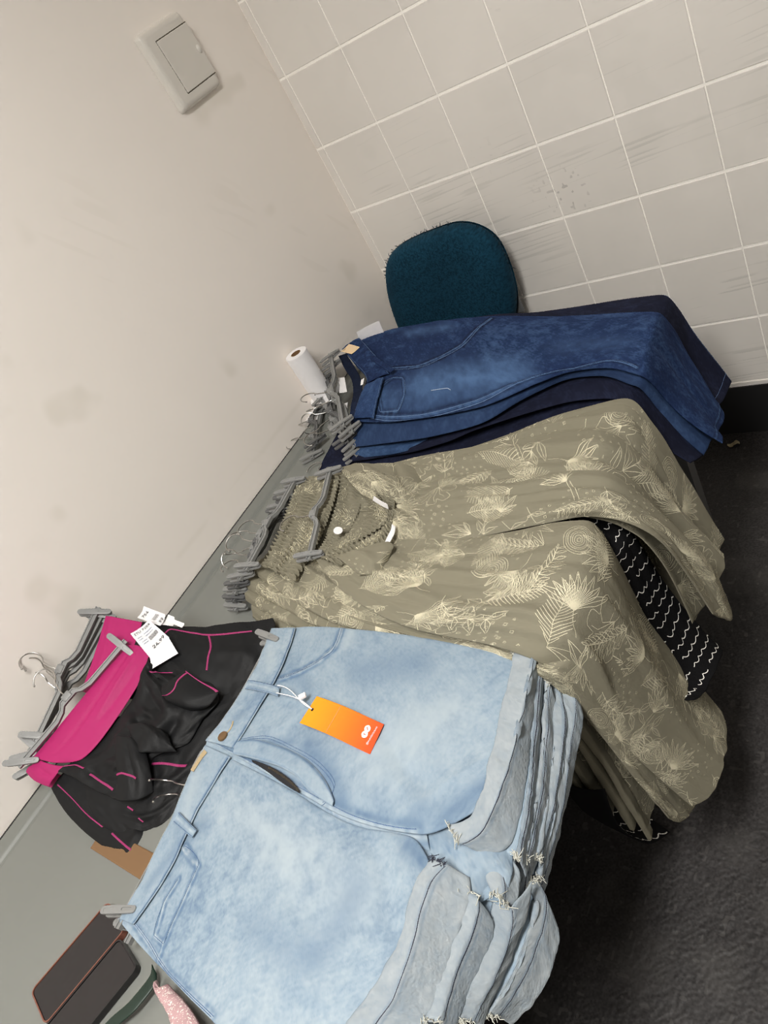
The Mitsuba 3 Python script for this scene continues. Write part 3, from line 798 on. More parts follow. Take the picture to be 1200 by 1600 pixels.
# button and buttonhole
bp, bn = wb1.at(wb1.near([(0.5103, -1.5452, 0.7257)])[0], 0.0)
bt = lathe([(0.0, -0.001), (0.0085, -0.001), (0.0092, 0.0012), (0.0085, 0.0028), (0.0070, 0.0026), (0.0060, 0.0030), (0.0, 0.0038)], 28)
M = np.eye(4); M[:3, 2] = bn; M[:3, 0] = unit(np.cross([0, 1, 0], bn)); M[:3, 1] = np.cross(bn, M[:3, 0]); M[:3, 3] = bp + bn * 0.001
bt.apply_transform(M)
part(S1, 'button', bt, 'brass', 'round dull brass button', smooth=30)
mat('thread_tan', (168, 150, 118), 0.8)
bh_ = wb1.near([(0.5135, -1.5374, 0.7257), (0.5167, -1.5295, 0.7257), (0.5103, -1.5161, 0.7257)])
part(S1, 'buttonhole', wb1.strokes([bh_], 0.003, 0.0008), 'thread_tan', 'tan worked buttonhole')
lb_ = wb2.near([(0.4801, -1.6117, 0.7197), (0.481, -1.5905, 0.7197), (0.4826, -1.5736, 0.7197)])
part(S1, 'lining_edge', wb2.strokes([lb_], 0.009, 0.0012), 'thread_tan', 'tan lining edge showing at the waist')


# cuffs: each a turned-up band that rides over the hem and falls over the table's edge
def cuff(parent, a, b, c, seed, name='cuff', nodrop=False, d=None):
    """a: upper edge on the leg, b: the fold, c: the lower edge."""
    n = 9
    A, B, C_ = dense(a, n), dense(b, n), dense(c, n)
    up = np.array([0, 0, 1.0])
    cols = [A, A + up * 0.0045 + (B - A) * 0.04, A * .5 + B * .5 + up * 0.0055, B + up * 0.003, B * .8 + C_ * .2 + up * 0.003, B * .45 + C_ * .55 + (C_ - A) * 0.03, C_]
    if d is not None:
        cols.append(dense(d, n))
    rows = np.array(cols).transpose(1, 0, 2)
    s = Sheet(rows, th=0.004, ds=0.0024, crumple=(0.0042, 0.05, 0.03), seed=seed, extra=lambda U, V, s_: 0.0010 * (meshkit.noise(np.stack([U / 0.03, V / 0.006, U * 0], -1), seed) - 0.5))
    kU = np.linalg.norm(A.mean(0) - B.mean(0))
    seams = [([[0.002, 0], [0.002, s.V]], 0.002, 0.5), ([[kU * 1.25, 0], [kU * 1.25, s.V]], 0.0022, 0.8)]
    k = part(parent, name, s.ply('denim_light', denim_color(CUFF_B, CUFF_D, CUFF_P, seams, seed=seed)), None, 'pale turned-up cuff')
    part(k, 'seam', s.strokes([[[kU * 1.2, 0.003], [kU * 1.2, s.V - 0.003]]], 0.0012, 0.0003), 'thread_dark', 'dark crease line')
    fr = []
    r = np.random.default_rng(seed)
    for vv in (0.001, s.V - 0.001):
        for j in range(26):
            p, n_2 = s.at([r.uniform(0.001, min(kU * 1.1, s.U)), vv + r.normal(0, 0.0012)], 0.0005)
            fr.append(tube([p, p + r.normal(0, 0.0022, 3) + n_2 * 0.001, p + r.normal(0, 0.004, 3)], [0.0006, 0.0006, 0.0004], 4))
    part(k, 'loose_thread', trimesh.util.concatenate(fr), 'thread_cream' if seed % 2 else 'thread_dark', 'loose threads at the cuff seam', kind='stuff')
    return s


cuff(S1, [(0.9638, -1.3174, 0.7237), (0.9821, -1.4102, 0.7257), (0.9967, -1.4885, 0.7257), (1.0027, -1.5449, 0.7237), (0.9711, -1.5757, 0.7217)], [(1.0018, -1.3166, 0.7277), (1.0164, -1.4067, 0.7297), (1.0259, -1.4883, 0.7287), (1.0257, -1.5518, 0.7257), (0.9946, -1.5938, 0.7177)], [(0.9967, -1.3082, 0.6967), (1.0128, -1.3843, 0.6937), (1.0324, -1.4659, 0.6917), (1.0457, -1.5517, 0.6897), (1.0211, -1.5894, 0.6967)], 31)
cuff(S1, [(0.9729, -1.6206, 0.7277), (0.9638, -1.6445, 0.7257), (0.9686, -1.681, 0.7257), (0.9748, -1.7138, 0.7257), (0.9654, -1.7592, 0.7237), (0.9525, -1.8113, 0.7237), (0.9409, -1.8633, 0.7197)], [(0.9947, -1.6213, 0.7257), (0.9847, -1.651, 0.7287), (0.9865, -1.6838, 0.7287), (0.9944, -1.7235, 0.7287), (0.9946, -1.7629, 0.7267), (0.9843, -1.8006, 0.7247), (0.9732, -1.8559, 0.7197)], [(1.0158, -1.6206, 0.7067), (1.0233, -1.6471, 0.6997), (1.0229, -1.6814, 0.6977), (1.0261, -1.7219, 0.6977), (1.0265, -1.7547, 0.6977), (1.0257, -1.7804, 0.6977), (1.0184, -1.8376, 0.6977)], 34)


# the shorts below: hidden under the first but for their hems
def lower(label, legs, seed):
    k = thing('denim_shorts', label, 'shorts', SG)
    for j, (fan, a, b, c) in enumerate(legs):
        A = dense(a, 7)
        root = dense(fan, 7)
        rows = np.array([root, root * .5 + A * .5 + [0, 0, 0.004], A]).transpose(1, 0, 2)
        s = Sheet(rows, th=0.004, ds=0.006, crumple=(0.003, 0.06, 0.05), seed=seed + j)
        part(k, 'leg', s.ply('denim_light', denim_color(LB, LD, LP, seed=seed + j)), None)
        cuff(k, a, b, c, seed + 2 * j)
    return k


lower('second denim shorts from the top of the front pile, cuffs just under the tagged pair',
      [([(0.7616, -1.3133, 0.7017), (0.8083, -1.4477, 0.7017), (0.812, -1.5797, 0.7017)], [(0.9982, -1.3218, 0.7037), (1.0166, -1.4062, 0.6977), (1.0399, -1.4912, 0.6917), (1.0521, -1.5771, 0.6857)], [(1.0042, -1.3239, 0.7017), (1.0221, -1.4014, 0.6917), (1.0432, -1.4871, 0.6857), (1.0594, -1.5801, 0.6797)], [(0.9952, -1.3197, 0.6717), (1.0155, -1.3941, 0.6617), (1.0377, -1.4823, 0.6577), (1.0554, -1.5862, 0.6517)]),
       ([(0.8454, -1.6349, 0.7017), (0.8238, -1.7416, 0.7017), (0.8344, -1.8489, 0.7017)], [(0.9871, -1.6365, 0.6967), (0.9963, -1.6753, 0.6967), (1.0018, -1.7233, 0.6967), (1.0051, -1.7818, 0.6967)], [(1.0298, -1.6349, 0.6967), (1.0362, -1.6611, 0.6937), (1.0335, -1.7035, 0.6917), (1.038, -1.7676, 0.6917)], [(1.0367, -1.6428, 0.6777), (1.0492, -1.6611, 0.6637), (1.0434, -1.7102, 0.6617), (1.0397, -1.7645, 0.6617)])], 41)
lower('third denim shorts of the front pile, cuff bunched below the tagged crotch',
      [([(0.759, -1.319, 0.6917), (0.7999, -1.443, 0.6917), (0.8037, -1.5766, 0.6917)], [(1.0047, -1.3293, 0.6877), (1.0227, -1.4025, 0.6777), (1.0419, -1.4888, 0.6717), (1.0522, -1.5718, 0.6657)], [(1.0162, -1.3406, 0.6817), (1.0315, -1.407, 0.6717), (1.0477, -1.4831, 0.6637), (1.0589, -1.5703, 0.6577)], [(1.0227, -1.3577, 0.6517), (1.0351, -1.4166, 0.6397), (1.0507, -1.4934, 0.6337), (1.0521, -1.5775, 0.6297)]),
       ([(0.8375, -1.6324, 0.6917), (0.8156, -1.7404, 0.6917), (0.8263, -1.849, 0.6917)], [(0.9775, -1.5716, 0.6997), (1.0013, -1.589, 0.6977), (1.0283, -1.6118, 0.6917), (1.04, -1.6254, 0.6817)], [(0.9919, -1.5634, 0.6977), (1.0317, -1.5857, 0.6917), (1.0498, -1.611, 0.6817), (1.0522, -1.6258, 0.6737)], [(1.0303, -1.5734, 0.6817), (1.0553, -1.5872, 0.6717), (1.0591, -1.6102, 0.6597), (1.0509, -1.6247, 0.6517)])], 47)
lower('fourth denim shorts of the front pile, hem bent outwards below the others',
      [([(0.7564, -1.3249, 0.6817), (0.7915, -1.4384, 0.6817), (0.7953, -1.5735, 0.6817)], [(0.9879, -1.3164, 0.6717), (1.0176, -1.3642, 0.6637), (1.0393, -1.4512, 0.6517), (1.0544, -1.5562, 0.6417)], [(1.0108, -1.3204, 0.6697), (1.0345, -1.3574, 0.6577), (1.052, -1.4485, 0.6437), (1.06, -1.5582, 0.6317)], [(1.0232, -1.3237, 0.6517), (1.0352, -1.3615, 0.6317), (1.046, -1.4491, 0.6167), (1.055, -1.5764, 0.6067)]),
       ([(0.8295, -1.63, 0.6817), (0.8074, -1.7393, 0.6817), (0.8182, -1.8491, 0.6817)], [(1.0329, -1.6234, 0.6717), (1.0372, -1.6571, 0.6657), (1.0386, -1.705, 0.6617), (1.0372, -1.759, 0.6617)], [(1.0572, -1.6276, 0.6637), (1.0612, -1.6511, 0.6517), (1.0578, -1.6934, 0.6477), (1.0503, -1.7492, 0.6457)], [(1.0642, -1.5867, 0.6517), (1.0638, -1.6149, 0.6377), (1.0571, -1.6797, 0.6277), (1.0501, -1.7512, 0.6257)])], 53)
lower('lowest denim shorts of the front pile, frayed cuff tip against the dark floor',
      [([(0.8719, -1.5639, 0.6637), (0.8929, -1.6037, 0.6637), (0.9125, -1.641, 0.6637)], [(1.0234, -1.565, 0.6417), (1.0431, -1.5879, 0.6417), (1.0458, -1.6223, 0.6417)], [(1.0361, -1.5646, 0.6397), (1.0525, -1.5864, 0.6357), (1.0554, -1.6199, 0.6357)], [(1.0396, -1.5612, 0.6067), (1.0519, -1.5882, 0.6017), (1.0559, -1.6185, 0.6017)]),
       ([(0.7433, -1.3159, 0.6667), (0.779, -1.4314, 0.6667), (0.7828, -1.5689, 0.6667)], [(0.9847, -1.3046, 0.6637), (1.0231, -1.3371, 0.6557), (1.0399, -1.4031, 0.6417), (1.0519, -1.4832, 0.6317), (1.0555, -1.5714, 0.6217)], [(1.0161, -1.3136, 0.6577), (1.0424, -1.3392, 0.6477), (1.0495, -1.4089, 0.6317), (1.0573, -1.4831, 0.6167), (1.0561, -1.5805, 0.6057)], [(1.0192, -1.3185, 0.6397), (1.0494, -1.3551, 0.6257), (1.0481, -1.4144, 0.6067), (1.0456, -1.464, 0.5917), (1.0508, -1.5818, 0.5817)]),
       ([(0.8176, -1.6264, 0.6667), (0.7951, -1.7375, 0.6667), (0.8061, -1.8493, 0.6667)], [(1.0486, -1.5899, 0.6317), (1.0637, -1.6085, 0.6217), (1.0657, -1.6602, 0.6217), (1.0486, -1.736, 0.6217)], [(1.0539, -1.5767, 0.6217), (1.0735, -1.5993, 0.6067), (1.075, -1.6515, 0.6067), (1.0562, -1.7299, 0.6067)], [(1.0667, -1.611, 0.5917), (1.086, -1.6188, 0.5767), (1.0861, -1.6589, 0.5767), (1.0598, -1.7291, 0.5767)])], 59)

# hang tag with its string
tg = thing('hang_tag', 'orange card hang tag with white icons on the top light denim shorts', 'tag')
TQ = [np.array(x) for x in [(0.6678, -1.4479, 0.7397), (0.814, -1.4683, 0.7347), (0.8156, -1.5166, 0.7347), (0.666, -1.4982, 0.7417)]]
rows = []
for t in (0, 0.5, 1):
    a, b = TQ[0] * (1 - t) + TQ[3] * t, TQ[1] * (1 - t) + TQ[2] * t
    rows.append([a + (b - a) * s + np.array([0, 0, 0.006 * math.sin(math.pi * min(1, s * 1.1)) - 0.001]) for s in np.linspace(0, 1, 6)])
card = Sheet(rows, th=0.0009, ds=0.003)
og = lambda U, V, s: (lambda t: lin((255, 150, 20)) * (1 - t) + lin((244, 78, 34)) * t)(np.clip(U / s.U * 1.15 - 0.12, 0, 1)[..., None])
mat('card_orange', vc, 0.5, specular=0.4)
part(tg, 'card', card.ply('card_orange', og), None)
part(tg, 'fold_line', card.strokes([[[card.U * .42, .001], [card.U * .42, card.V - .001]]], 0.0006, 0.0003), 'thread_tan', 'faint crease')
ring = [(0.0036 * math.cos(a), 0.0036 * math.sin(a)) for a in np.linspace(0, 2 * math.pi, 15)]
def disc(s, c, r, lift=0.0006):
    a = np.linspace(0, 2 * math.pi, 21)[:-1]
    q = np.vstack([[c], np.c_[c[0] + r * np.cos(a), c[1] + r * np.sin(a)]])
    p, _ = s.at(q, lift)
    return trimesh.Trimesh(p, [[0, 1 + i, 1 + (i + 1) % 20] if not s.flip else [0, 1 + (i + 1) % 20, 1 + i] for i in range(20)], process=False)
ic = [card.near([(0.7938, -1.4816, 0.7347)])[0], card.near([(0.7939, -1.4922, 0.7347)])[0]]
icm = [disc(card, c, 0.0056) for c in ic]
part(tg, 'icon', icm[0], 'paper_white', 'white round icon'); part(tg, 'icon', icm[1], 'paper_white', 'white round icon')
mat('card_red', (244, 84, 36), 0.6)
part(tg, 'icon_mark', card.strokes([[ic[0] + [-.0015, -.002], ic[0] + [.0015, .002]], ], 0.0014, 0.0009), 'card_red')
part(tg, 'icon_mark', card.strokes([[ic[1] + [-.002, 0], ic[1] + [0, .0016], ic[1] + [.002, 0]], ], 0.0012, 0.0009), 'card_red')


def text_on(s, text, origin, along, height, lift=0.0007, bold=False):
    """Lettering laid on the cloth or paper, from a point of the sheet, in a direction of its own coordinates."""
    m = meshkit.text_mesh(text, height, 0.0001, bold)
    d = unit(np.array(along, float)); nrm = np.array([-d[1], d[0]]) * (1 if not s.flip else -1)
    uv = np.array(origin) + m.vertices[:, :1] * d + m.vertices[:, 1:2] * nrm
    uv = np.clip(uv, [0, 0], [s.U, s.V])
    p, n = s.at(uv, lift)
    m.vertices = p + n * m.vertices[:, 2:3]
    return m


tx = card.near([(0.8049, -1.5045, 0.7347)])[0]
tx2 = card.near([(0.8058, -1.4751, 0.7347)])[0]
part(tg, 'handle_text', text_on(card, '@modacasual', tx, tx2 - tx, 0.0034), 'paper_white', 'small white lettering')
hp = card.at(card.near([(0.6775, -1.4714, 0.7407)])[0], 0.001)[0]
hl = np.array([hp + [0.0028 * math.cos(a), 0.0028 * math.sin(a), 0.0] for a in np.linspace(0, 6.283, 13)])
part(tg, 'hole', disc(card, card.near([hp])[0], 0.0026), 'zip_tape', 'dark punched hole')
l1, l2, kn = (np.array(x) for x in ((0.5774, -1.44, 0.7337), (0.5858, -1.4543, 0.7347), (0.6375, -1.4601, 0.7417)))
part(tg, 'string', trimesh.util.concatenate([tube(spline([l1 - [0.01, 0, 0], l1, kn, hp + [0, 0, 0.0012]], 20), 0.0009, 5), tube(spline([l2 - [0.01, 0, 0], l2, kn + [0.002, -.001, 0.001], hp + [0, 0, 0.0012]], 20), 0.0009, 5)]), 'paper_white', 'white string', smooth=True)
bd = rbox((0.013, 0.009, 0.005), 0.001); bd.apply_transform(trimesh.transformations.rotation_matrix(0.7, [0, 0, 1])); bd.apply_translation(np.array((0.6456, -1.456, 0.7447)))
part(tg, 'string_lock', bd, 'paper_white', 'white plastic string lock', smooth=30)

HS = 'grey clip hangers of the denim shorts pile'
hanger((0.4598, -1.3424, 0.7097), (0.5079, -1.8265, 0.7037), 'grey plastic clip hanger gripping both ends of the top denim shorts waistband', side=(-1, 0, 0), twist=(-0.25, 0.25), hook_turn=1.1, slide=-0.045, clip_lift=0.0105)
hanger((0.4601, -1.3364, 0.6917), (0.5171, -1.8352, 0.6817), 'clip hanger of the second denim shorts, thin wire hook poking out by the black shorts', side=(-1, 0, 0), hook_turn=0.8, slide=-0.06, twist=(0.25, 0.1), clip_lift=0.006)
# ------------------------------------------------------------------ olive trousers with a leaf print, a pile across the table
def motif_strokes(kind, r):
    """Line drawing of one motif about 8 cm across, as polylines in metres around the origin."""
    out = []
    arc = lambda a, b, n=9: np.linspace(a, b, n)
    if kind == 'frond':                       # palm frond: a spine with looped leaflets
        L = r.uniform(0.045, 0.075)
        x = arc(0, L, 12)
        c = r.uniform(-4, 4)
        sp = np.c_[x, c * x * x]
        out.append(sp)
        for i in range(1, 12):
            for s in (-1, 1):
                l = 0.016 * math.sin(math.pi * (0.12 + 0.8 * i / 12)) * r.uniform(0.85, 1.15) + 0.003
                d = np.array([math.cos(0.8), s * math.sin(0.8)]) * l
                n = np.array([-d[1], d[0]]) * 0.13
                out.append(np.array([sp[i], sp[i] + d * 0.5 + n, sp[i] + d, sp[i] + d * 0.5 - n, sp[i]]))
    elif kind == 'fan':                       # fan of long narrow leaves
        for a in np.linspace(-1.0, 1.0, 9):
            l = r.uniform(0.034, 0.05)
            d = np.array([math.cos(a), math.sin(a)]) * l
            n = np.array([-d[1], d[0]]) * 0.09
            out.append(np.array([[0, 0], d * 0.55 + n, d, d * 0.55 - n, [0, 0]]))
            out.append(np.array([[0, 0], d * 0.9]))
        out.append(np.array([[-0.025, 0.004], [-0.012, 0.0], [0, 0]]))
    elif kind == 'monstera':
        t = np.linspace(0, 2 * math.pi, 90)
        rad = 0.032 * (1 - 0.18 * np.cos(t)) * (1 - 0.34 * np.clip(np.sin(7 * t + 0.7), 0, 1) ** 2)
        o = np.c_[rad * np.cos(t), rad * np.sin(t) * 0.85]
        out.append(o)
        for a in np.linspace(0.5, 5.8, 8):
            out.append(np.array([[-0.018, 0.0], [0.4 * 0.03 * math.cos(a), 0.4 * 0.03 * math.sin(a)], [0.85 * 0.026 * math.cos(a), 0.85 * 0.024 * math.sin(a)]]))
        out.append(np.array([[0.026, 0], [-0.01, 0.001], [-0.05, -0.006]]))
    elif kind == 'dots':
        for k in range(26):
            a, q = k * 2.4, 0.0052 * math.sqrt(k)
            c = np.array([q * math.cos(a) * 1.35, q * math.sin(a)]) + r.normal(0, 0.0008, 2)
            s = r.uniform(0.0013, 0.0022)
            t = np.linspace(0, 2 * math.pi, 8)
            out.append(c + s * np.c_[np.cos(t), np.sin(t)])
    elif kind == 'rings':
        t = np.linspace(0, 2 * math.pi, 30)
        for q in np.linspace(0.003, 0.021, 7):
            out.append(q * np.c_[np.cos(t), 0.92 * np.sin(t)] + r.normal(0, 0.0004, 2))
    elif kind == 'bird':                      # pointed flower head
        for a, l in ((-0.5, 0.03), (-0.1, 0.042), (0.35, 0.046), (0.8, 0.036), (1.25, 0.026)):
            d = np.array([math.cos(a), math.sin(a)]) * l
            n = np.array([-d[1], d[0]]) * 0.16
            out.append(np.array([[0, 0], d * 0.45 + n, d, d * 0.45 - n * 0.7, [0, 0]]))
            out.append(np.array([[0, 0], d * 0.5, d * 0.92]))
        out.append(np.array([[0, 0], [-0.012, -0.012], [-0.03, -0.034]]))
        out.append(np.array([[-0.003, 0.002], [-0.016, -0.009], [-0.034, -0.03]]))
    elif kind == 'branch':                    # leafy stem
        x = np.linspace(0, 0.08, 6)
        sp = np.c_[x, 0.012 * np.sin(x * 40)]
        out.append(dense(sp, 16))
        for i in range(1, 6):
            for s in (-1, 1):
                a = s * r.uniform(0.5, 0.9)
                d = np.array([math.cos(a), math.sin(a)]) * r.uniform(0.020, 0.03)
                n = np.array([-d[1], d[0]]) * 0.2
                out.append(np.array([sp[i], sp[i] + d * 0.4 + n, sp[i] + d, sp[i] + d * 0.4 - n, sp[i]]))
                out.append(np.array([sp[i], sp[i] + d * 0.8]))
    else:                                     # plume: dense feathery leaf
        x = np.linspace(0, 0.06, 17)
        sp = np.c_[x, 2.5 * x * (x - 0.06)]
        out.append(sp)
        for i in range(1, 17):
            l = 0.018 * math.sin(math.pi * (i / 17) ** 0.7) + 0.003
            for s in (-1, 1):
                a = s * 1.05
                d = np.array([math.cos(a), math.sin(a)]) * l * r.uniform(0.8, 1.1)
                out.append(np.array([sp[i], sp[i] + d * 0.5 + [0.002, 0], sp[i] + d + [0.005, 0]]))
    return out


def print_on(s, seed, gap=0.060, width=0.00085, region=None, lift=0.0006):
    r = np.random.default_rng(seed)
    kinds = ['frond', 'fan', 'monstera', 'dots', 'plume', 'bird', 'branch', 'dots', 'frond', 'rings', 'fan', 'branch', 'plume']
    lines, i = [], int(r.integers(0, 13))
    u0, u1 = region or (0.0, s.U)
    u1 = min(u1, s.U)
    y = r.uniform(0, gap)
    row = 0
    while y < s.V + gap:
        x = u0 - gap * r.uniform(0, 1)
        while x < u1 + gap:
            a = r.uniform(0, 6.28)
            c = np.array([x + r.normal(0, 0.006), y + r.normal(0, 0.006)])
            R = np.array([[math.cos(a), -math.sin(a)], [math.sin(a), math.cos(a)]])
            for l in motif_strokes(kinds[i % 13], r):
                q = c + (l @ R.T) * 1.42
                ok = (q[:, 0] > u0 + 0.001) & (q[:, 0] < u1 - 0.001) & (q[:, 1] > 0.001) & (q[:, 1] < s.V - 0.001)
                k = 0
                while k < len(q):
                    if ok[k]:
                        e = k
                        while e + 1 < len(q) and ok[e + 1]:
                            e += 1
                        if e > k:
                            lines.append(q[k:e + 1])
                        k = e
                    k += 1
            i += 1
            x += gap * r.uniform(0.95, 1.35)
        y += gap * 0.9
        row += 1
    return s.strokes(lines, width, lift, step=0.004, smooth=False)


OG = 'olive leaf-print trousers in the pile across the table'


def leg(parent, rows, seed, folds=(), crumple=(0.0085, 0.30, 0.04), ds=0.004, prints=True, th=0.003, name='leg', extra=None, region=None):
    r = np.random.default_rng(seed + 1000)
    folds = list(folds)
    if name == 'leg':                                             # long soft folds that run from the waist to the hem
        for _ in range(9):
            a, u0 = r.uniform(0.04, 0.96), r.uniform(0.0, 0.45)
            folds.append(([[u0, a], [u0 + 0.2, a + r.normal(0, 0.05)], [u0 + r.uniform(0.35, 0.55), a + r.normal(0, 0.1)]], r.choice([-1, 1]) * r.uniform(0.003, 0.0065), r.uniform(0.006, 0.013)))
    s = Sheet(rows, th=th, ds=ds, crumple=crumple, seed=seed, folds=folds, extra=extra, soften=0.016 if name == 'leg' else 0.0)
    k = part(parent, name, s.ply('linen_olive'), None)
    if prints:
        part(k, 'leaf_print', print_on(s, seed, region=region), 'print_cream', 'cream line-drawn leaves and dots', kind='stuff')
    return s


O1 = thing('printed_trousers', 'olive leaf-print trousers with wide legs and gathered waistband, topmost of their pile', 'trousers', OG)
R1 = [[(0.4574, -0.959, 0.7567), (0.6253, -1.0295, 0.7517), (0.7161, -0.9938, 0.7597), (0.8543, -1.0004, 0.7617), (0.9422, -0.9763, 0.7617), (1.0166, -0.976, 0.7577), (1.0496, -0.96, 0.6895), (1.0906, -0.96, 0.6048), (1.1277, -0.955, 0.4777), (1.1291, -0.955, 0.3744)],
      [(0.5302, -1.0133, 0.7567), (0.661, -1.0616, 0.7577), (0.7585, -1.0437, 0.7697), (0.8756, -1.0441, 0.7717), (0.9581, -1.027, 0.7717), (1.0259, -1.0264, 0.7677), (1.0686, -1.015, 0.7149), (1.1038, -1.005, 0.6272), (1.1318, -0.995, 0.4917), (1.1333, -0.985, 0.3912)],
      [(0.6122, -1.0875, 0.7597), (0.7101, -1.1079, 0.7637), (0.7913, -1.0905, 0.7657), (0.888, -1.0781, 0.7697), (0.9694, -1.063, 0.7697), (1.0228, -1.056, 0.7637), (1.059, -1.045, 0.7317), (1.0977, -1.03, 0.6603), (1.1245, -1.01, 0.4924), (1.1341, -1.01, 0.4307)],
      [(0.6415, -1.1273, 0.7557), (0.7304, -1.1403, 0.7577), (0.8061, -1.1294, 0.7597), (0.8942, -1.107, 0.7577), (0.9668, -1.0878, 0.7577), (1.014, -1.0744, 0.7517), (1.0512, -1.068, 0.7387), (1.0936, -1.06, 0.6929), (1.1251, -1.04, 0.5374), (1.1363, -1.04, 0.4833)]]
leg(O1, R1, 71, folds=[([[.15, .35], [.35, .2], [.6, .15]], 0.006, 0.012), ([[.2, .7], [.45, .62], [.62, .6]], -0.006, 0.014), ([[.62, .5], [.8, .6], [.98, .55]], -0.007, 0.014), ([[.05, .2], [.12, .5], [.1, .8]], 0.006, 0.012)])
L1 = [[(0.6415, -1.1273, 0.7557), (0.782, -1.1315, 0.7617), (0.8984, -1.1136, 0.7617), (0.966, -1.0897, 0.7597), (1.0173, -1.081, 0.7557), (1.0294, -1.075, 0.7086), (1.0338, -1.075, 0.5387), (1.0622, -1.075, 0.3886), (1.1011, -1.075, 0.231)],
      [(0.6245, -1.1438, 0.7597), (0.781, -1.1772, 0.7677), (0.915, -1.172, 0.7737), (0.9888, -1.1508, 0.7737), (1.0387, -1.1446, 0.7677), (1.0574, -1.14, 0.7133), (1.0616, -1.14, 0.5492), (1.0848, -1.135, 0.3839), (1.1213, -1.13, 0.244)],
      [(0.5935, -1.165, 0.7617), (0.7792, -1.2257, 0.7677), (0.9131, -1.2361, 0.7737), (0.9941, -1.2252, 0.7737), (1.0509, -1.2269, 0.7657), (1.0715, -1.222, 0.697), (1.0845, -1.22, 0.5457), (1.1042, -1.21, 0.39), (1.1397, -1.205, 0.289)],
      [(0.5396, -1.1756, 0.7577), (0.7381, -1.2689, 0.7597), (0.8762, -1.2921, 0.7637), (0.9771, -1.2891, 0.7617), (1.0446, -1.2975, 0.7557), (1.0641, -1.292, 0.6926), (1.0766, -1.285, 0.5563), (1.0973, -1.275, 0.4188), (1.1313, -1.265, 0.2926)],
      [(0.4879, -1.1751, 0.7517), (0.6693, -1.2752, 0.7437), (0.8224, -1.3126, 0.7437), (0.938, -1.3199, 0.7397), (1.0108, -1.3305, 0.7277), (1.0304, -1.326, 0.6696), (1.0518, -1.32, 0.5525), (1.0768, -1.31, 0.4234), (1.1102, -1.3, 0.302)]]
leg(O1, L1, 72, folds=[([[.05, .3], [.3, .45], [.55, .55]], 0.007, 0.014), ([[.1, .6], [.35, .72], [.6, .78]], 0.006, 0.012), ([[.05, .15], [.25, .22], [.5, .2]], -0.006, 0.012), ([[.02, .75], [.12, .6], [.2, .45]], 0.009, 0.012), ([[.6, .4], [.8, .5], [.97, .55]], 0.005, 0.02)])


def gathered(parent, a, b, seed, amp=0.0034, pitch=0.0095, prints=True, crown=0.004, ds=0.0016):
    """Elastic waistband between two polylines of points, with fine gathers across its width."""
    n = max(len(a), len(b))
    A, B = np.array(dense(a, n)), np.array(dense(b, n))
    up = np.array([0, 0, 1.0])
    rows = [A, A * .75 + B * .25 + up * crown, A * .5 + B * .5 + up * crown * 1.2, A * .25 + B * .75 + up * crown, B]
    def ex(U, V, s):
        w = meshkit.fbm(np.stack([U / 0.05, V / 0.02, U * 0 + seed], -1), 2, seed)
        ph = 2 * math.pi * (U / pitch + 1.6 * w)
        rowsn = np.cos(2 * math.pi * V / (s.V / 4.0)) * 0.25
        return amp * (np.sin(ph) * (0.6 + 0.8 * w) + rowsn)
    s = Sheet(rows, th=0.003, ds=ds, extra=ex, crumple=(0.002, 0.04, 0.04), seed=seed, dv=0.003)
    k = part(parent, 'waistband', s.ply('linen_olive'), None, 'gathered elastic waistband')
    if prints:
        part(k, 'leaf_print', print_on(s, seed + 200, gap=0.075, width=0.0008), 'print_cream', None, kind='stuff')
    return s


# waist of the topmost pair: back band straight behind, front band drooping in a bow
gathered(O1, [(0.4221, -0.9402, 0.7597), (0.4801, -0.9782, 0.7517), (0.5431, -1.0238, 0.7487), (0.6016, -1.0627, 0.7497), (0.6008, -1.098, 0.7517), (0.566, -1.1311, 0.7537), (0.509, -1.1797, 0.7577)], [(0.5512, -0.9653, 0.7677), (0.5931, -1.0073, 0.7657), (0.6139, -1.0358, 0.7637), (0.6384, -1.0915, 0.7637), (0.6544, -1.1354, 0.7647), (0.6189, -1.1772, 0.7657), (0.5759, -1.2032, 0.7657)], 101, crown=0.006)
gathered(O1, [(0.4207, -0.9459, 0.7577), (0.4775, -0.976, 0.7497), (0.5303, -1.0274, 0.7437), (0.5451, -1.0664, 0.7437), (0.5266, -1.1024, 0.7457), (0.5009, -1.1708, 0.7547)], [(0.4717, -0.9748, 0.7637), (0.5686, -1.0226, 0.7697), (0.6245, -1.0743, 0.7717), (0.6337, -1.1071, 0.7717), (0.6008, -1.1291, 0.7677), (0.5337, -1.1825, 0.7617)], 102, crown=0.002)
gathered(O1, [(0.4048, -0.9348, 0.7557), (0.4139, -0.978, 0.7397), (0.4283, -1.024, 0.7337), (0.4474, -1.0701, 0.7337), (0.4863, -1.1605, 0.7537)], [(0.4657, -0.9544, 0.7517), (0.4872, -0.9924, 0.7357), (0.5, -1.0346, 0.7297), (0.5054, -1.0772, 0.7297), (0.5256, -1.1625, 0.7497)], 103)
leg(O1, [[(0.3943, -0.921, 0.7587), (0.4699, -0.91, 0.7577), (0.5494, -0.9146, 0.7557), (0.5917, -0.9055, 0.7367)], [(0.4669, -0.9807, 0.7697), (0.539, -0.9834, 0.7717), (0.599, -0.9824, 0.7637), (0.6236, -0.9524, 0.7367)], [(0.5311, -1.0237, 0.7617), (0.5911, -1.0402, 0.7637), (0.6335, -1.0368, 0.7537), (0.6546, -0.9984, 0.7367)]], 104, name='waist_fold', crumple=(0.004, 0.04, 0.04), folds=[([[.3, .1], [.5, .5], [.6, .9]], 0.006, 0.010), ([[.7, .0], [.75, .5], [.9, .9]], -0.005, 0.008)])
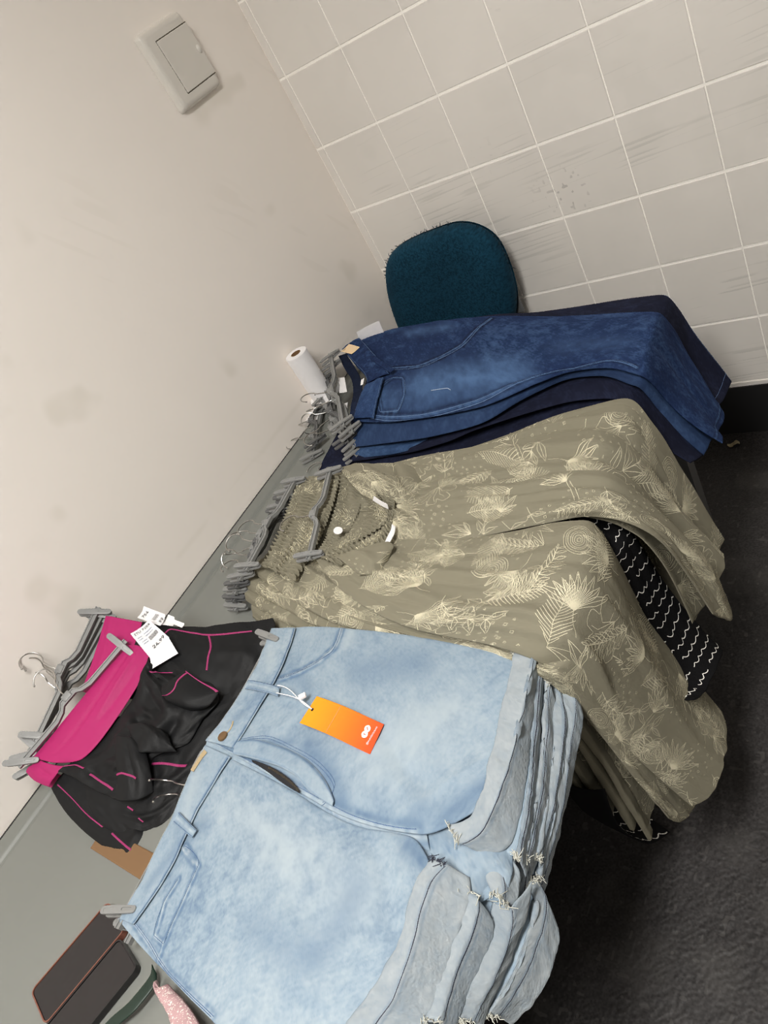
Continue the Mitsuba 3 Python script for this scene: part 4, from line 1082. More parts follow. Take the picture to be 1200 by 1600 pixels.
# folded tuck over the near leg
leg(O1, [[(0.5451, -1.1775, 0.7637), (0.6053, -1.1657, 0.7697), (0.6404, -1.1562, 0.7737), (0.6678, -1.1497, 0.7737)], [(0.5994, -1.2049, 0.7757), (0.6519, -1.1982, 0.7837), (0.679, -1.1868, 0.7817), (0.6885, -1.1657, 0.7717)], [(0.6405, -1.2259, 0.7677), (0.6717, -1.2249, 0.7717), (0.6814, -1.2104, 0.7637), (0.6808, -1.188, 0.7597)]], 105, name='waist_fold', crumple=(0.003, 0.04, 0.04), folds=[([[.3, .1], [.5, .5], [.6, .9]], 0.005, 0.010)])
wl = thing('care_label', 'white care label standing up from the waistband of the top olive trousers', 'label')
part(wl, 'tape', thin_sheet([(0.5706, -1.0442, 0.7737), (0.6246, -1.0696, 0.7737), (0.6302, -1.0702, 0.7877), (0.5839, -1.0466, 0.7877)], 0.001).mesh(), 'paper_white', smooth=True)
wl = thing('hook_sticker', 'white plastic size sticker at the right end of the drooping olive waistband', 'label')
s_ = Sheet([[(0.6568, -1.1098, 0.7777), (0.6631, -1.1318, 0.7777), (0.6612, -1.159, 0.7737)], [(0.6648, -1.1124, 0.7737), (0.6726, -1.1374, 0.7737), (0.666, -1.1614, 0.7697)]], th=0.002, ds=0.002)
part(wl, 'strip', s_.mesh(), 'paper_white', smooth=True)
wl = thing('round_sticker', 'small round white sticker inside the waist of the top olive trousers', 'label')
m_ = trimesh.creation.cylinder(0.009, 0.001, 20); m_.apply_transform(trimesh.transformations.rotation_matrix(0.5, [0, 1, 0])); m_.apply_translation((0.5123, -1.1104, 0.7597))
part(wl, 'disc', m_, 'paper_white', smooth=40)

O2 = thing('printed_trousers', 'second olive leaf-print trousers from the top, its gathered waist under the lower hanger', 'trousers', OG)
R2 = [[(0.2837, -0.9273, 0.7367), (0.4059, -0.9088, 0.7367), (0.5676, -0.9011, 0.7417), (0.7285, -0.8748, 0.7467), (0.8509, -0.8626, 0.7477), (0.9634, -0.8546, 0.7437), (1.0071, -0.86, 0.7081), (1.0529, -0.86, 0.5492), (1.0873, -0.86, 0.4636), (1.1031, -0.86, 0.4268)],
      [(0.3209, -0.9776, 0.7397), (0.4455, -0.961, 0.7367), (0.6069, -0.9586, 0.7437), (0.7678, -0.9394, 0.7567), (0.8838, -0.9308, 0.7597), (0.9845, -0.9358, 0.7557), (1.0265, -0.925, 0.7042), (1.0581, -0.9, 0.5575), (1.0885, -0.9, 0.4644), (1.1061, -0.9, 0.4117)],
      [(0.3311, -1.0292, 0.7317), (0.4941, -1.0279, 0.7267), (0.6393, -1.0188, 0.7317), (0.8031, -1.0285, 0.7367), (0.9167, -1.0319, 0.7367), (0.9905, -1.0549, 0.7317), (1.0422, -1.05, 0.7054), (1.0745, -1.05, 0.661), (1.0927, -1.05, 0.5633), (1.0962, -1.05, 0.4617)]]
leg(O2, R2, 73, folds=[([[.3, .15], [.5, .2], [.7, .2]], 0.008, 0.014), ([[.62, .3], [.8, .3], [.98, .25]], -0.008, 0.014), ([[.25, .35], [.5, .38], [.65, .4]], -0.007, 0.014)])
L2 = [[(0.3325, -1.0862, 0.7317), (0.5409, -1.1106, 0.7217), (0.7757, -1.1557, 0.7267), (0.9866, -1.211, 0.7267), (1.0627, -1.2363, 0.7217), (1.0822, -1.235, 0.6001), (1.0823, -1.225, 0.388), (1.081, -1.215, 0.1761)],
      [(0.3337, -1.1409, 0.7317), (0.5548, -1.2245, 0.7337), (0.7633, -1.2842, 0.7317), (0.9412, -1.3157, 0.7267), (1.0257, -1.3376, 0.7197), (1.0469, -1.33, 0.6183), (1.0621, -1.32, 0.4548), (1.078, -1.31, 0.2542)],
      [(0.3176, -1.1787, 0.7297), (0.4822, -1.2429, 0.7317), (0.6854, -1.2953, 0.7277), (0.8695, -1.3144, 0.7177), (1.0011, -1.3342, 0.7097), (1.0271, -1.332, 0.616), (1.0514, -1.33, 0.4778), (1.0748, -1.325, 0.3026)]]
leg(O2, L2, 74, folds=[([[.02, .6], [.15, .7], [.4, .8]], 0.006, 0.010), ([[.05, .85], [.2, .9], [.5, .95]], -0.005, 0.008)])
leg(O2, [[(0.3212, -1.0173, 0.7297), (0.479, -1.0063, 0.7237), (0.6167, -1.0075, 0.7297), (0.7435, -1.0219, 0.7317)], [(0.3347, -1.0599, 0.7337), (0.5195, -1.0668, 0.7297), (0.6504, -1.0695, 0.7317), (0.7762, -1.0895, 0.7357)], [(0.3265, -1.0936, 0.7297), (0.5506, -1.1224, 0.7257), (0.6877, -1.1447, 0.7277), (0.8072, -1.1642, 0.7297)]], 77, name='hip')
gathered(O2, [(0.2715, -0.9359, 0.7457), (0.2894, -1.0004, 0.7437), (0.3224, -1.0974, 0.7437), (0.3435, -1.1968, 0.7437)], [(0.4045, -0.9446, 0.7517), (0.4314, -1.0117, 0.7497), (0.4525, -1.0972, 0.7437), (0.4647, -1.2258, 0.7477)], 111, amp=0.004, pitch=0.0105)

lowers = [
    ('third olive leaf-print trousers, its folded hip showing just below the lower hanger', .068,
     [(0.2544, -0.9335, 0.7197), (0.4105, -0.8973, 0.7197), (0.5732, -0.8648, 0.7257), (0.7498, -0.838, 0.7317), (0.887, -0.7994, 0.7357), (0.9845, -0.7903, 0.7337), (1.0146, -0.8, 0.6963), (1.0429, -0.8, 0.514), (1.0855, -0.8, 0.3887)],
     [(0.2928, -1.1905, 0.7177), (0.4551, -1.2523, 0.7217), (0.6517, -1.2978, 0.7177), (0.8407, -1.312, 0.7097), (0.9899, -1.3311, 0.6997), (1.0062, -1.33, 0.6156), (1.0212, -1.33, 0.4467), (1.0182, -1.33, 0.208)]),
    ('fourth olive leaf-print trousers in the middle of the pile, edge seen by the stacked clips', .052,
     [(0.2598, -0.928, 0.7037), (0.3969, -0.89, 0.7057), (0.5634, -0.8607, 0.7117), (0.7406, -0.8307, 0.7177), (0.8796, -0.7898, 0.7237), (0.9801, -0.7607, 0.7217), (1.0107, -0.78, 0.6794), (1.0398, -0.78, 0.5284), (1.0652, -0.78, 0.3663)],
     [(0.2755, -1.2165, 0.7017), (0.4364, -1.266, 0.7077), (0.6239, -1.3039, 0.7037), (0.8217, -1.3105, 0.6977), (0.9802, -1.3321, 0.6897), (0.9978, -1.34, 0.617), (1.0069, -1.34, 0.4587), (1.0025, -1.34, 0.2511)]),
    ('fifth olive leaf-print trousers, wavy edge below the clips near the black shorts', .036,
     [(0.2379, -0.8824, 0.6877), (0.4118, -0.8639, 0.6937), (0.583, -0.8437, 0.7017), (0.7437, -0.8106, 0.7097), (0.872, -0.7547, 0.7157), (0.9769, -0.7302, 0.7137), (1.0169, -0.765, 0.681), (1.0462, -0.765, 0.5389), (1.0812, -0.765, 0.3633)],
     [(0.2752, -1.2381, 0.6857), (0.4295, -1.2837, 0.6937), (0.6013, -1.3071, 0.6897), (0.8023, -1.3092, 0.6857), (0.9696, -1.3313, 0.6797), (0.9763, -1.345, 0.605), (0.9748, -1.345, 0.4549), (0.9818, -1.345, 0.3084)]),
    ('lowest olive leaf-print trousers, lying on the black garment at the bottom of the pile', .020,
     [(0.2136, -0.8597, 0.6757), (0.391, -0.8411, 0.6817), (0.5677, -0.8252, 0.6897), (0.73, -0.7904, 0.6967), (0.8627, -0.739, 0.7037), (0.967, -0.7156, 0.7017), (1.0093, -0.77, 0.6832), (1.0321, -0.77, 0.5446), (1.0594, -0.77, 0.393)],
     [(0.3107, -1.2695, 0.6737), (0.4522, -1.3029, 0.6817), (0.6023, -1.3093, 0.6777), (0.7947, -1.3065, 0.6737), (0.9569, -1.3308, 0.6697), (0.96, -1.35, 0.5994), (0.9546, -1.35, 0.4558), (0.9597, -1.35, 0.3411)])]
for j, (lab, h, fr_, nr_) in enumerate(lowers):
    k = thing('printed_trousers', lab, 'trousers', OG)
    A, B = np.array(fr_), np.array(nr_)
    n = len(A)
    B = B if len(B) == n else np.array([PchipInterpolator(np.linspace(0, 1, len(B)), B, axis=0)(t) for t in np.linspace(0, 1, n)])
    C1 = A * 0.62 + B * 0.38
    C2 = A * 0.38 + B * 0.62
    for q in (C1, C2):
        q[-3:, 0] -= 0.03
        q[:6, 2] -= 0.010
    mr = [A, A * .95 + B * .05 + [0, 0, .006], A * .82 + B * .18 + [0, 0, .004], C1]
    ml = [C2, A * .14 + B * .86 + [0, 0, .001], A * .05 + B * .95 + [0, 0, .011], B * 1.0 + [0.004, -.003, -.002], A * .03 + B * .97 + [0, 0, -.006]]
    leg(k, np.array(mr), 80 + 2 * j, folds=[([[.6, .3], [.8, .4], [.98, .35]], -0.006, 0.014)])
    leg(k, np.array(ml), 81 + 2 * j, folds=[([[.0, .8], [.15, .86], [.4, .9]], 0.006, 0.008), ([[.05, .93], [.2, .95], [.5, .96]], -0.003, 0.006), ([[.6, .9], [.8, .85], [.98, .9]], -0.006, 0.014)], crumple=(0.005, 0.12, 0.03), region=(0.05, 1.3))

# the black garment with white waves below them
W1 = thing('wave_trousers', 'black trousers with thin white wave lines, below the olive trousers, hanging over the edge', 'trousers')
def waves_on(s, seed, u0=0.0):
    r = np.random.default_rng(seed)
    lines = []
    u, i = u0 + 0.01, 0
    while u < s.U - 0.004:
        v = r.uniform(0, 0.01)
        while v < s.V - 0.006:
            l = r.uniform(0.04, 0.10)
            vv = np.arange(v, min(v + l, s.V - 0.001), 0.002)
            if len(vv) > 3:
                uu = u + 0.0065 * np.abs(np.sin((vv + 0.007 * i) * math.pi / 0.021)) ** 0.8 + 0.002 * np.sin(vv * 40 + i)
                lines.append(np.c_[np.clip(uu, 0.001, s.U - 0.001), vv])
            v += l + r.uniform(0.006, 0.02)
        u += 0.025 + r.normal(0, 0.0012); i += 1
    return s.strokes(lines, 0.0021, 0.0007, step=0.002, smooth=False)
WR = [[(0.6211, -0.8958, 0.6637), (0.8067, -0.9098, 0.6677), (0.9673, -0.9794, 0.6817), (1.0296, -1, 0.6477), (1.0526, -1, 0.4916), (1.0861, -1, 0.3765), (1.1083, -1, 0.32)],
      [(0.6562, -0.9704, 0.6637), (0.8354, -0.982, 0.6717), (0.9866, -1.0185, 0.6877), (1.0428, -1.06, 0.6745), (1.0566, -1.06, 0.4962), (1.0896, -1.06, 0.3879), (1.1176, -1.06, 0.3588)],
      [(0.6748, -1.0723, 0.6637), (0.8454, -1.0756, 0.6717), (0.9648, -1.0659, 0.6797), (1.0295, -1.1, 0.6735), (1.0406, -1.1, 0.502), (1.0763, -1.1, 0.3884), (1.1108, -1.1, 0.3612)],
      [(0.7203, -1.2216, 0.6637), (0.8713, -1.2096, 0.6657), (0.9627, -1.2045, 0.6697), (0.9828, -1.16, 0.5816), (1.0114, -1.16, 0.4424), (1.059, -1.16, 0.3958), (1.1085, -1.16, 0.4045)]]
s_ = Sheet(WR, th=0.003, ds=0.004, crumple=(0.004, 0.15, 0.03), seed=90)
k_ = part(W1, 'leg', s_.ply('black_print_cloth'), None)
part(k_, 'wave_print', waves_on(s_, 1, 0.15), 'print_white', 'white wave lines', kind='stuff')
WL = [[(0.6657, -1.2817, 0.6617), (0.8598, -1.2983, 0.6637), (0.97, -1.3194, 0.6657), (0.9097, -1.24, 0.3989), (0.9229, -1.24, 0.1763), (0.9921, -1.24, 0.0287)],
      [(0.6316, -1.2996, 0.6617), (0.8361, -1.326, 0.6637), (0.9629, -1.3427, 0.6657), (0.9263, -1.31, 0.4773), (0.9244, -1.31, 0.2356), (0.9875, -1.31, 0.1234)],
      [(0.2913, -1.24, 0.6597), (0.8185, -1.3407, 0.6637), (0.9434, -1.3652, 0.6617), (0.9482, -1.37, 0.5651), (0.9777, -1.37, 0.4405), (1.0318, -1.37, 0.4603)]]
s_ = Sheet(WL, th=0.003, ds=0.004, crumple=(0.004, 0.15, 0.03), seed=92)
k_ = part(W1, 'leg', s_.ply('black_print_cloth'), None)
part(k_, 'wave_print', waves_on(s_, 2, 0.25), 'print_white', 'white wave lines', kind='stuff')

OH = 'grey clip hangers of the olive trousers pile'
hanger((0.3897, -0.9464, 0.7697), (0.491, -1.1826, 0.7677), 'grey clip hanger lying on top of the olive trousers, single wire hook to its left', twist=(0.0, -0.15))
hanger((0.2776, -0.956, 0.7567), (0.3189, -1.2047, 0.7537), 'second grey clip hanger of the olive trousers, bar left of the topmost one', twist=(0.05, 0.0))
for j, (a, b) in enumerate((((0.2509, -0.9683, 0.7377), (0.2927, -1.2163, 0.7357)), ((0.2338, -0.9765, 0.7217), (0.2733, -1.2247, 0.7197)), ((0.2091, -0.9806, 0.7057), (0.2561, -1.2282, 0.7017)), ((0.1912, -0.9855, 0.6897), (0.2449, -1.2368, 0.6857)), ((0.1767, -0.995, 0.6737), (0.2446, -1.2483, 0.6697)))):
    hanger(a, b, ['third', 'fourth', 'fifth', 'sixth', 'lowest'][j] + ' clip hanger from the top in the clip stack of the olive trousers', group=OH, hook_turn=[.5, -.4, .8, -.7, .2][j], hook_tilt=[0.1, .2, -.1, .2, .1][j], twist=(0.15 * (-1) ** j, .12 - .08 * j), material='hanger_dark' if j % 2 else 'hanger_plastic')
# ------------------------------------------------------------------ blue jeans, a pile by the chair
JG = 'blue jeans in the pile beside the office chair'
NB, ND, NP = (30, 46, 80), (19, 27, 50), (68, 94, 134)


def jeans_leg(parent, rows, seed, pal, fades=(), seams=(), folds=(), crumple=(0.004, 0.2, 0.05), ds=0.003, scale=0.8, name='leg', th=0.004):
    s = Sheet(rows, th=th, ds=ds, crumple=crumple, seed=seed, folds=folds, seams=[(l, 0.0012, w) for l, w, a in seams], soften=0.014)
    part(parent, name, s.ply('denim_dark', denim_color(*pal, seams, scale=scale, seed=seed, fades=fades)), None)
    return s


J1 = thing('jeans', 'mid-blue faded jeans with whiskered thighs and a back pocket, topmost of the dark pile', 'jeans', JG)
JR = [[(0.0514, -0.3838, 0.7437), (0.2353, -0.3485, 0.7537), (0.4168, -0.3653, 0.7537), (0.5464, -0.3833, 0.7497), (0.7801, -0.4547, 0.7497), (0.9254, -0.4893, 0.7497), (0.9868, -0.5055, 0.7457), (0.9954, -0.46, 0.638), (1.0246, -0.48, 0.5563), (1.045, -0.49, 0.4744)],
      [(0.1645, -0.485, 0.7397), (0.3644, -0.4911, 0.7637), (0.5136, -0.4991, 0.7657), (0.6407, -0.5158, 0.7617), (0.8244, -0.5536, 0.7637), (0.9372, -0.57, 0.7617), (0.9956, -0.5813, 0.7577), (1.0062, -0.52, 0.6399), (1.0372, -0.54, 0.5599), (1.0632, -0.54, 0.4879)],
      [(0.2405, -0.5569, 0.7277), (0.4472, -0.6125, 0.7637), (0.5929, -0.6163, 0.7657), (0.7036, -0.6139, 0.7617), (0.8399, -0.6235, 0.7637), (0.9365, -0.6287, 0.7617), (0.9992, -0.6454, 0.7577), (1.0166, -0.59, 0.6406), (1.0455, -0.6, 0.5664), (1.0674, -0.6, 0.5098)],
      [(0.2678, -0.6467, 0.7337), (0.4764, -0.6953, 0.7557), (0.6356, -0.6914, 0.7577), (0.7559, -0.6803, 0.7537), (0.8553, -0.6586, 0.7557), (0.9334, -0.6605, 0.7557), (1.0006, -0.684, 0.7497), (1.0206, -0.645, 0.6474), (1.0543, -0.65, 0.5829), (1.0897, -0.65, 0.5328)],
      [(0.2937, -0.7215, 0.7357), (0.4943, -0.7597, 0.7437), (0.6636, -0.7451, 0.7437), (0.7797, -0.6866, 0.7417), (0.8552, -0.661, 0.7417), (0.927, -0.6693, 0.7437), (0.9952, -0.6998, 0.7377), (1.0197, -0.67, 0.6411), (1.0534, -0.67, 0.5823), (1.0927, -0.67, 0.5354)]]
pj = Sheet(JR, ds=0.006)
J_ = lambda pts: pj.near(pts)
rise = J_([(0.3249, -0.5541, 0.7567), (0.4301, -0.5816, 0.7617), (0.4966, -0.5624, 0.7637), (0.5359, -0.5225, 0.7637), (0.556, -0.4588, 0.7597), (0.5589, -0.3983, 0.7517)])
pk = J_([(0.3218, -0.6249, 0.7567), (0.3658, -0.6025, 0.7597), (0.4072, -0.6186, 0.7617), (0.4458, -0.6786, 0.7597), (0.4443, -0.7261, 0.7517), (0.3943, -0.7181, 0.7517), (0.3218, -0.6249, 0.7567)])
hemseam = [[pj.U - 0.018, 0.0], [pj.U - 0.018, pj.V]]
outs = J_([(0.3565, -0.7296, 0.7467), (0.5267, -0.7506, 0.7467), (0.658, -0.729, 0.7467), (0.7793, -0.672, 0.7467), (0.8566, -0.6512, 0.7467), (0.9306, -0.656, 0.7467), (0.9921, -0.6832, 0.7417)])
jf = [(J_([(0.4857, -0.6536, 0.7617), (0.6267, -0.6594, 0.7617), (0.7206, -0.6574, 0.7617)]), 0.05, 0.75), (J_([(0.3355, -0.6362, 0.7517), (0.4111, -0.693, 0.7517)]), 0.03, 0.45), (J_([(0.3192, -0.4073, 0.7617), (0.4447, -0.4158, 0.7617)]), 0.022, 0.4), (J_([(0.8151, -0.5928, 0.7617), (0.9294, -0.6123, 0.7617)]), 0.04, 0.2)]
s1 = jeans_leg(J1, JR, 201, (NB, ND, (76, 104, 144)), fades=jf, seams=[(rise, 0.004, 0.8), (pk, 0.003, 0.5), (outs, 0.004, 0.6), (hemseam, 0.003, 0.5)], ds=0.0026,
               folds=[([[.12, .35], [.3, .3], [.45, .2]], 0.004, 0.016), ([[.3, .02], [.34, .08], [.38, .12]], 0.006, 0.01), ([[.7, .5], [.85, .6], [.97, .6]], -0.004, 0.02)])
part(J1, 'stitching', s1.strokes([dense(rise, 30) + [0, .003], dense(rise, 30) - [0, .003], dense(pk, 50), dense(outs, 40) + [0, .0035], dense(outs, 40) - [0, .002]], 0.0009, 0.0004), 'thread_navy', 'pale blue stitch lines')
mat('thread_white', (150, 165, 185), 0.8)
part(J1, 'scuff', s1.strokes([J_([(0.5192, -0.6809, 0.7617), (0.5304, -0.6785, 0.7617), (0.5458, -0.6814, 0.7617), (0.5617, -0.6822, 0.7617), (0.5779, -0.6875, 0.7617)])], 0.0016, 0.0006), 'thread_white', 'small white scuff on the thigh')
a_, b_ = [(0.0742, -0.4035, 0.7517), (0.1774, -0.4954, 0.7497), (0.2374, -0.5473, 0.7457), (0.2659, -0.5849, 0.7417)], [(0.1274, -0.3771, 0.7617), (0.2211, -0.4629, 0.7637), (0.2915, -0.5267, 0.7617), (0.3471, -0.5834, 0.7597)]
w1 = strip_along(a_, b_, 0.002, 0.003, th=0.0035, crumple=(0.002, 0.03, 0.03), seed=210)
key = part(J1, 'waistband', w1.ply('denim_dark', denim_color(NB, ND, NP, [([[0, w1.V], [w1.U, w1.V]], 0.002, .6)], seed=210)), None)
part(key, 'stitching', w1.strokes([[[0.003, .003], [w1.U - .003, .003]], [[0.003, w1.V - .003], [w1.U - .003, w1.V - .003]]], 0.0009, 0.0004), 'thread_navy')
a_, b_ = [(0.26, -0.5916, 0.7397), (0.2717, -0.6397, 0.7397), (0.3043, -0.7277, 0.7397)], [(0.3384, -0.5968, 0.7597), (0.3614, -0.6679, 0.7577), (0.3861, -0.7466, 0.7497)]
w2 = strip_along(a_, b_, 0.002, 0.003, th=0.0035, crumple=(0.002, 0.03, 0.03), seed=211)
key = part(J1, 'waistband', w2.ply('denim_dark', denim_color((38, 58, 94), ND, NP, [([[0, w2.V], [w2.U, w2.V]], 0.002, .6)], seed=211)), None)
part(key, 'stitching', w2.strokes([[[0.003, .003], [w2.U - .003, .003]], [[0.003, w2.V - .003], [w2.U - .003, w2.V - .003]]], 0.0009, 0.0004), 'thread_navy')
w3 = strip_along([(0.0443, -0.4047, 0.7357), (0.1065, -0.4715, 0.7217), (0.176, -0.5423, 0.7177), (0.2235, -0.6298, 0.7217), (0.2751, -0.7094, 0.7317)], [(0.0813, -0.4098, 0.7417), (0.1597, -0.4878, 0.7297), (0.2209, -0.5558, 0.7257), (0.2647, -0.6438, 0.7317), (0.2965, -0.7184, 0.7367)], 0.0, 0.0, th=0.003)
part(J1, 'waistband', w3.ply('denim_dark', denim_color((26, 34, 54), (14, 18, 30), (40, 52, 80), seed=212)), None, 'dark inside of the back waistband')
lp_ = strip_along([(0.2524, -0.5173, 0.7697), (0.3048, -0.5561, 0.7697), (0.3636, -0.5973, 0.7677)], [(0.2615, -0.5031, 0.7697), (0.3137, -0.5424, 0.7697), (0.3723, -0.584, 0.7677)], 0.002, 0.002, th=0.003)
part(J1, 'belt_loop', lp_.ply('denim_dark', denim_color(NB, ND, NP, seed=213)), None)
mat('label_cream', (222, 196, 158), 0.7)
lb = thing('size_sticker', 'small cream sticker label on the far corner of the top jeans waistband', 'label')
sq = thin_sheet([(0.0839, -0.4258, 0.7597), (0.102, -0.4001, 0.7637), (0.1642, -0.4339, 0.7657), (0.1479, -0.4588, 0.7637)], 0.001)
part(lb, 'card', sq.mesh(), 'label_cream', smooth=True)
part(lb, 'print_line', sq.strokes([[[.004, .006], [sq.U * .5, .006]], [[.004, .010], [sq.U * .4, .010]]], 0.0018, 0.0005), 'thread_tan', 'faint printed lines')
for lab, q in (('white inner care label glimpsed in the waist opening of the top jeans', [(0.1252, -0.5269, 0.7397), (0.1536, -0.5326, 0.7417), (0.2016, -0.5989, 0.7377), (0.1713, -0.5961, 0.7357)]),
               ('narrow white label tip between the two waistband halves of the top jeans', [(0.2447, -0.575, 0.7517), (0.2581, -0.575, 0.7557), (0.2709, -0.6035, 0.7557), (0.2583, -0.6012, 0.7517)]),
               ('white label low in the waist opening by the near hanger clip of the jeans', [(0.2147, -0.6404, 0.7317), (0.2298, -0.6427, 0.7357), (0.2497, -0.6835, 0.7337), (0.2355, -0.6791, 0.7297)])):
    k_ = thing('care_label', lab, 'label')
    part(k_, 'tape', thin_sheet(q, 0.001).mesh(), 'paper_white', smooth=True)

DK = ((24, 27, 44), (14, 15, 26), (44, 52, 78))
J2 = thing('jeans', 'very dark navy jeans sticking out behind the top pair toward the tiled wall', 'jeans', JG)
j2 = [[(0.0357, -0.2972, 0.7177), (0.2742, -0.3139, 0.7297), (0.5218, -0.3438, 0.7317), (0.688, -0.3866, 0.7337), (0.8533, -0.3982, 0.7317), (0.9637, -0.398, 0.7237), (0.9744, -0.4029, 0.7197), (0.9865, -0.37, 0.6252), (1.0185, -0.38, 0.5445), (1.0475, -0.385, 0.4675)],
      [(0.1416, -0.4162, 0.7177), (0.3406, -0.3997, 0.7317), (0.5592, -0.4099, 0.7337), (0.7133, -0.4333, 0.7357), (0.8623, -0.4508, 0.7357), (0.9616, -0.4586, 0.7317), (0.982, -0.4746, 0.7257), (0.9862, -0.42, 0.6023), (1.0118, -0.43, 0.5193), (1.0435, -0.43, 0.4682)],
      [(0.2184, -0.5452, 0.7177), (0.4208, -0.5557, 0.7337), (0.6145, -0.5414, 0.7357), (0.7442, -0.5415, 0.7377), (0.8754, -0.5428, 0.7377), (0.9418, -0.5449, 0.7337), (0.978, -0.568, 0.7277), (0.9806, -0.5, 0.5961), (1.0099, -0.5, 0.5316), (1.0403, -0.5, 0.4923)]]
s2 = jeans_leg(J2, j2, 221, DK, ds=0.004, folds=[([[.3, .25], [.38, .3], [.46, .4]], 0.006, 0.01)])
part(J2, 'stitching', s2.strokes([[[s2.U - .02, .002], [s2.U - .02, s2.V - .002]], [[s2.U * .74, .004], [s2.U - .004, .004]]], 0.0009, 0.0005), 'thread_navy', 'pale hem stitch')
J3 = thing('jeans', 'medium blue jeans directly under the top pair, its edge bulging along the near side', 'jeans', JG)
j3 = [[(0.2292, -0.6001, 0.7177), (0.4469, -0.642, 0.7357), (0.6152, -0.64, 0.7377), (0.7445, -0.629, 0.7357), (0.8251, -0.6066, 0.7377), (0.9045, -0.6179, 0.7397), (0.9864, -0.6696, 0.7337), (0.9936, -0.6, 0.5901), (1.0207, -0.6, 0.5185), (1.0439, -0.6, 0.4811)],
      [(0.3, -0.7464, 0.7157), (0.4962, -0.759, 0.7317), (0.6627, -0.7451, 0.7317), (0.772, -0.6784, 0.7297), (0.8452, -0.6516, 0.7297), (0.9185, -0.6619, 0.7317), (0.9911, -0.6969, 0.7257), (1.0164, -0.675, 0.633), (1.0427, -0.675, 0.5731), (1.067, -0.675, 0.5324)],
      [(0.3218, -0.7905, 0.7077), (0.5005, -0.7994, 0.7177), (0.6641, -0.7724, 0.7197), (0.7645, -0.6871, 0.7177), (0.8368, -0.6537, 0.7197), (0.9078, -0.6628, 0.7217), (0.9796, -0.7011, 0.7157), (1.0071, -0.69, 0.6309), (1.0329, -0.69, 0.5692), (1.0583, -0.69, 0.5232)]]
jeans_leg(J3, j3, 231, ((38, 55, 86), (24, 36, 62), (66, 90, 126)), ds=0.004, fades=[([[0.02, 0.05], [0.12, 0.06]], 0.02, 0.5)])
J4 = thing('jeans', 'dark navy jeans low in the pile, hollow fold open toward the olive trousers', 'jeans', JG)
j4 = [[(0.2392, -0.6337, 0.7017), (0.4269, -0.6398, 0.7017), (0.5948, -0.6298, 0.7037), (0.723, -0.6054, 0.7037), (0.8095, -0.5935, 0.7057), (0.8904, -0.6021, 0.7097), (0.9839, -0.6776, 0.7177), (1.0028, -0.66, 0.6222), (1.0252, -0.66, 0.5535), (1.0464, -0.66, 0.5071)],
      [(0.3111, -0.8034, 0.6917), (0.4879, -0.799, 0.6957), (0.5856, -0.7731, 0.7077), (0.65, -0.7506, 0.7097), (0.7648, -0.6849, 0.7057), (0.8538, -0.6594, 0.7117), (0.9165, -0.6679, 0.7117), (0.9683, -0.7017, 0.7057), (1.007, -0.72, 0.6405), (1.033, -0.72, 0.5828), (1.0595, -0.72, 0.5441)],
      [(0.3051, -0.8145, 0.6817), (0.4852, -0.8047, 0.6857), (0.5891, -0.7912, 0.6977), (0.6639, -0.7666, 0.7077), (0.7786, -0.7193, 0.7017), (0.857, -0.7022, 0.7017), (0.9288, -0.704, 0.6977), (0.9738, -0.7384, 0.6917), (1.0078, -0.76, 0.6435), (1.0322, -0.76, 0.6012), (1.0599, -0.76, 0.5713)]]
jeans_leg(J4, j4, 241, DK, ds=0.004)
J5 = thing('jeans', 'lowest dark navy jeans, waist corner on the bare table beside the olive hanger', 'jeans', JG)
j5 = [[(0.1642, -0.6147, 0.6737), (0.4198, -0.6433, 0.6857), (0.5945, -0.6486, 0.6857), (0.7317, -0.6065, 0.6857), (0.8246, -0.6112, 0.6917), (0.9055, -0.628, 0.6917), (0.9634, -0.6819, 0.6857), (0.9807, -0.7, 0.6427), (1, -0.7, 0.5997)],
      [(0.184, -0.775, 0.6677), (0.4016, -0.801, 0.6737), (0.4946, -0.801, 0.6737), (0.6436, -0.7727, 0.6757), (0.7672, -0.7118, 0.6797), (0.8515, -0.707, 0.6817), (0.9213, -0.7181, 0.6817), (0.9778, -0.76, 0.6862), (0.9919, -0.76, 0.6292)],
      [(0.182, -0.8085, 0.6617), (0.3353, -0.8331, 0.6637), (0.4982, -0.8509, 0.6657), (0.6565, -0.8133, 0.6657), (0.7887, -0.7824, 0.6697), (0.8649, -0.7579, 0.6737), (0.9233, -0.7562, 0.6737), (0.9753, -0.8, 0.6823), (0.991, -0.8, 0.6334)]]
jeans_leg(J5, j5, 251, DK, ds=0.005)
J6 = thing('jeans', 'blue denim waistband end gripped by the lowest pair of near clips in the jeans pile', 'jeans', JG)
j6 = [[(0.2635, -0.6802, 0.6957), (0.4354, -0.6906, 0.7037), (0.579, -0.6901, 0.7037), (0.6904, -0.6432, 0.7037), (0.8037, -0.6222, 0.7037)],
      [(0.3166, -0.7948, 0.6957), (0.4196, -0.8029, 0.7017), (0.5189, -0.7836, 0.7017), (0.6352, -0.7415, 0.7037), (0.7628, -0.6755, 0.7017)],
      [(0.32, -0.8088, 0.6877), (0.4196, -0.8135, 0.6917), (0.5114, -0.797, 0.6917), (0.6278, -0.7541, 0.6937), (0.7558, -0.6854, 0.6937)]]
jeans_leg(J6, j6, 261, ((48, 70, 104), (28, 42, 70), (86, 112, 148)), ds=0.003, crumple=(0.004, 0.06, 0.03))

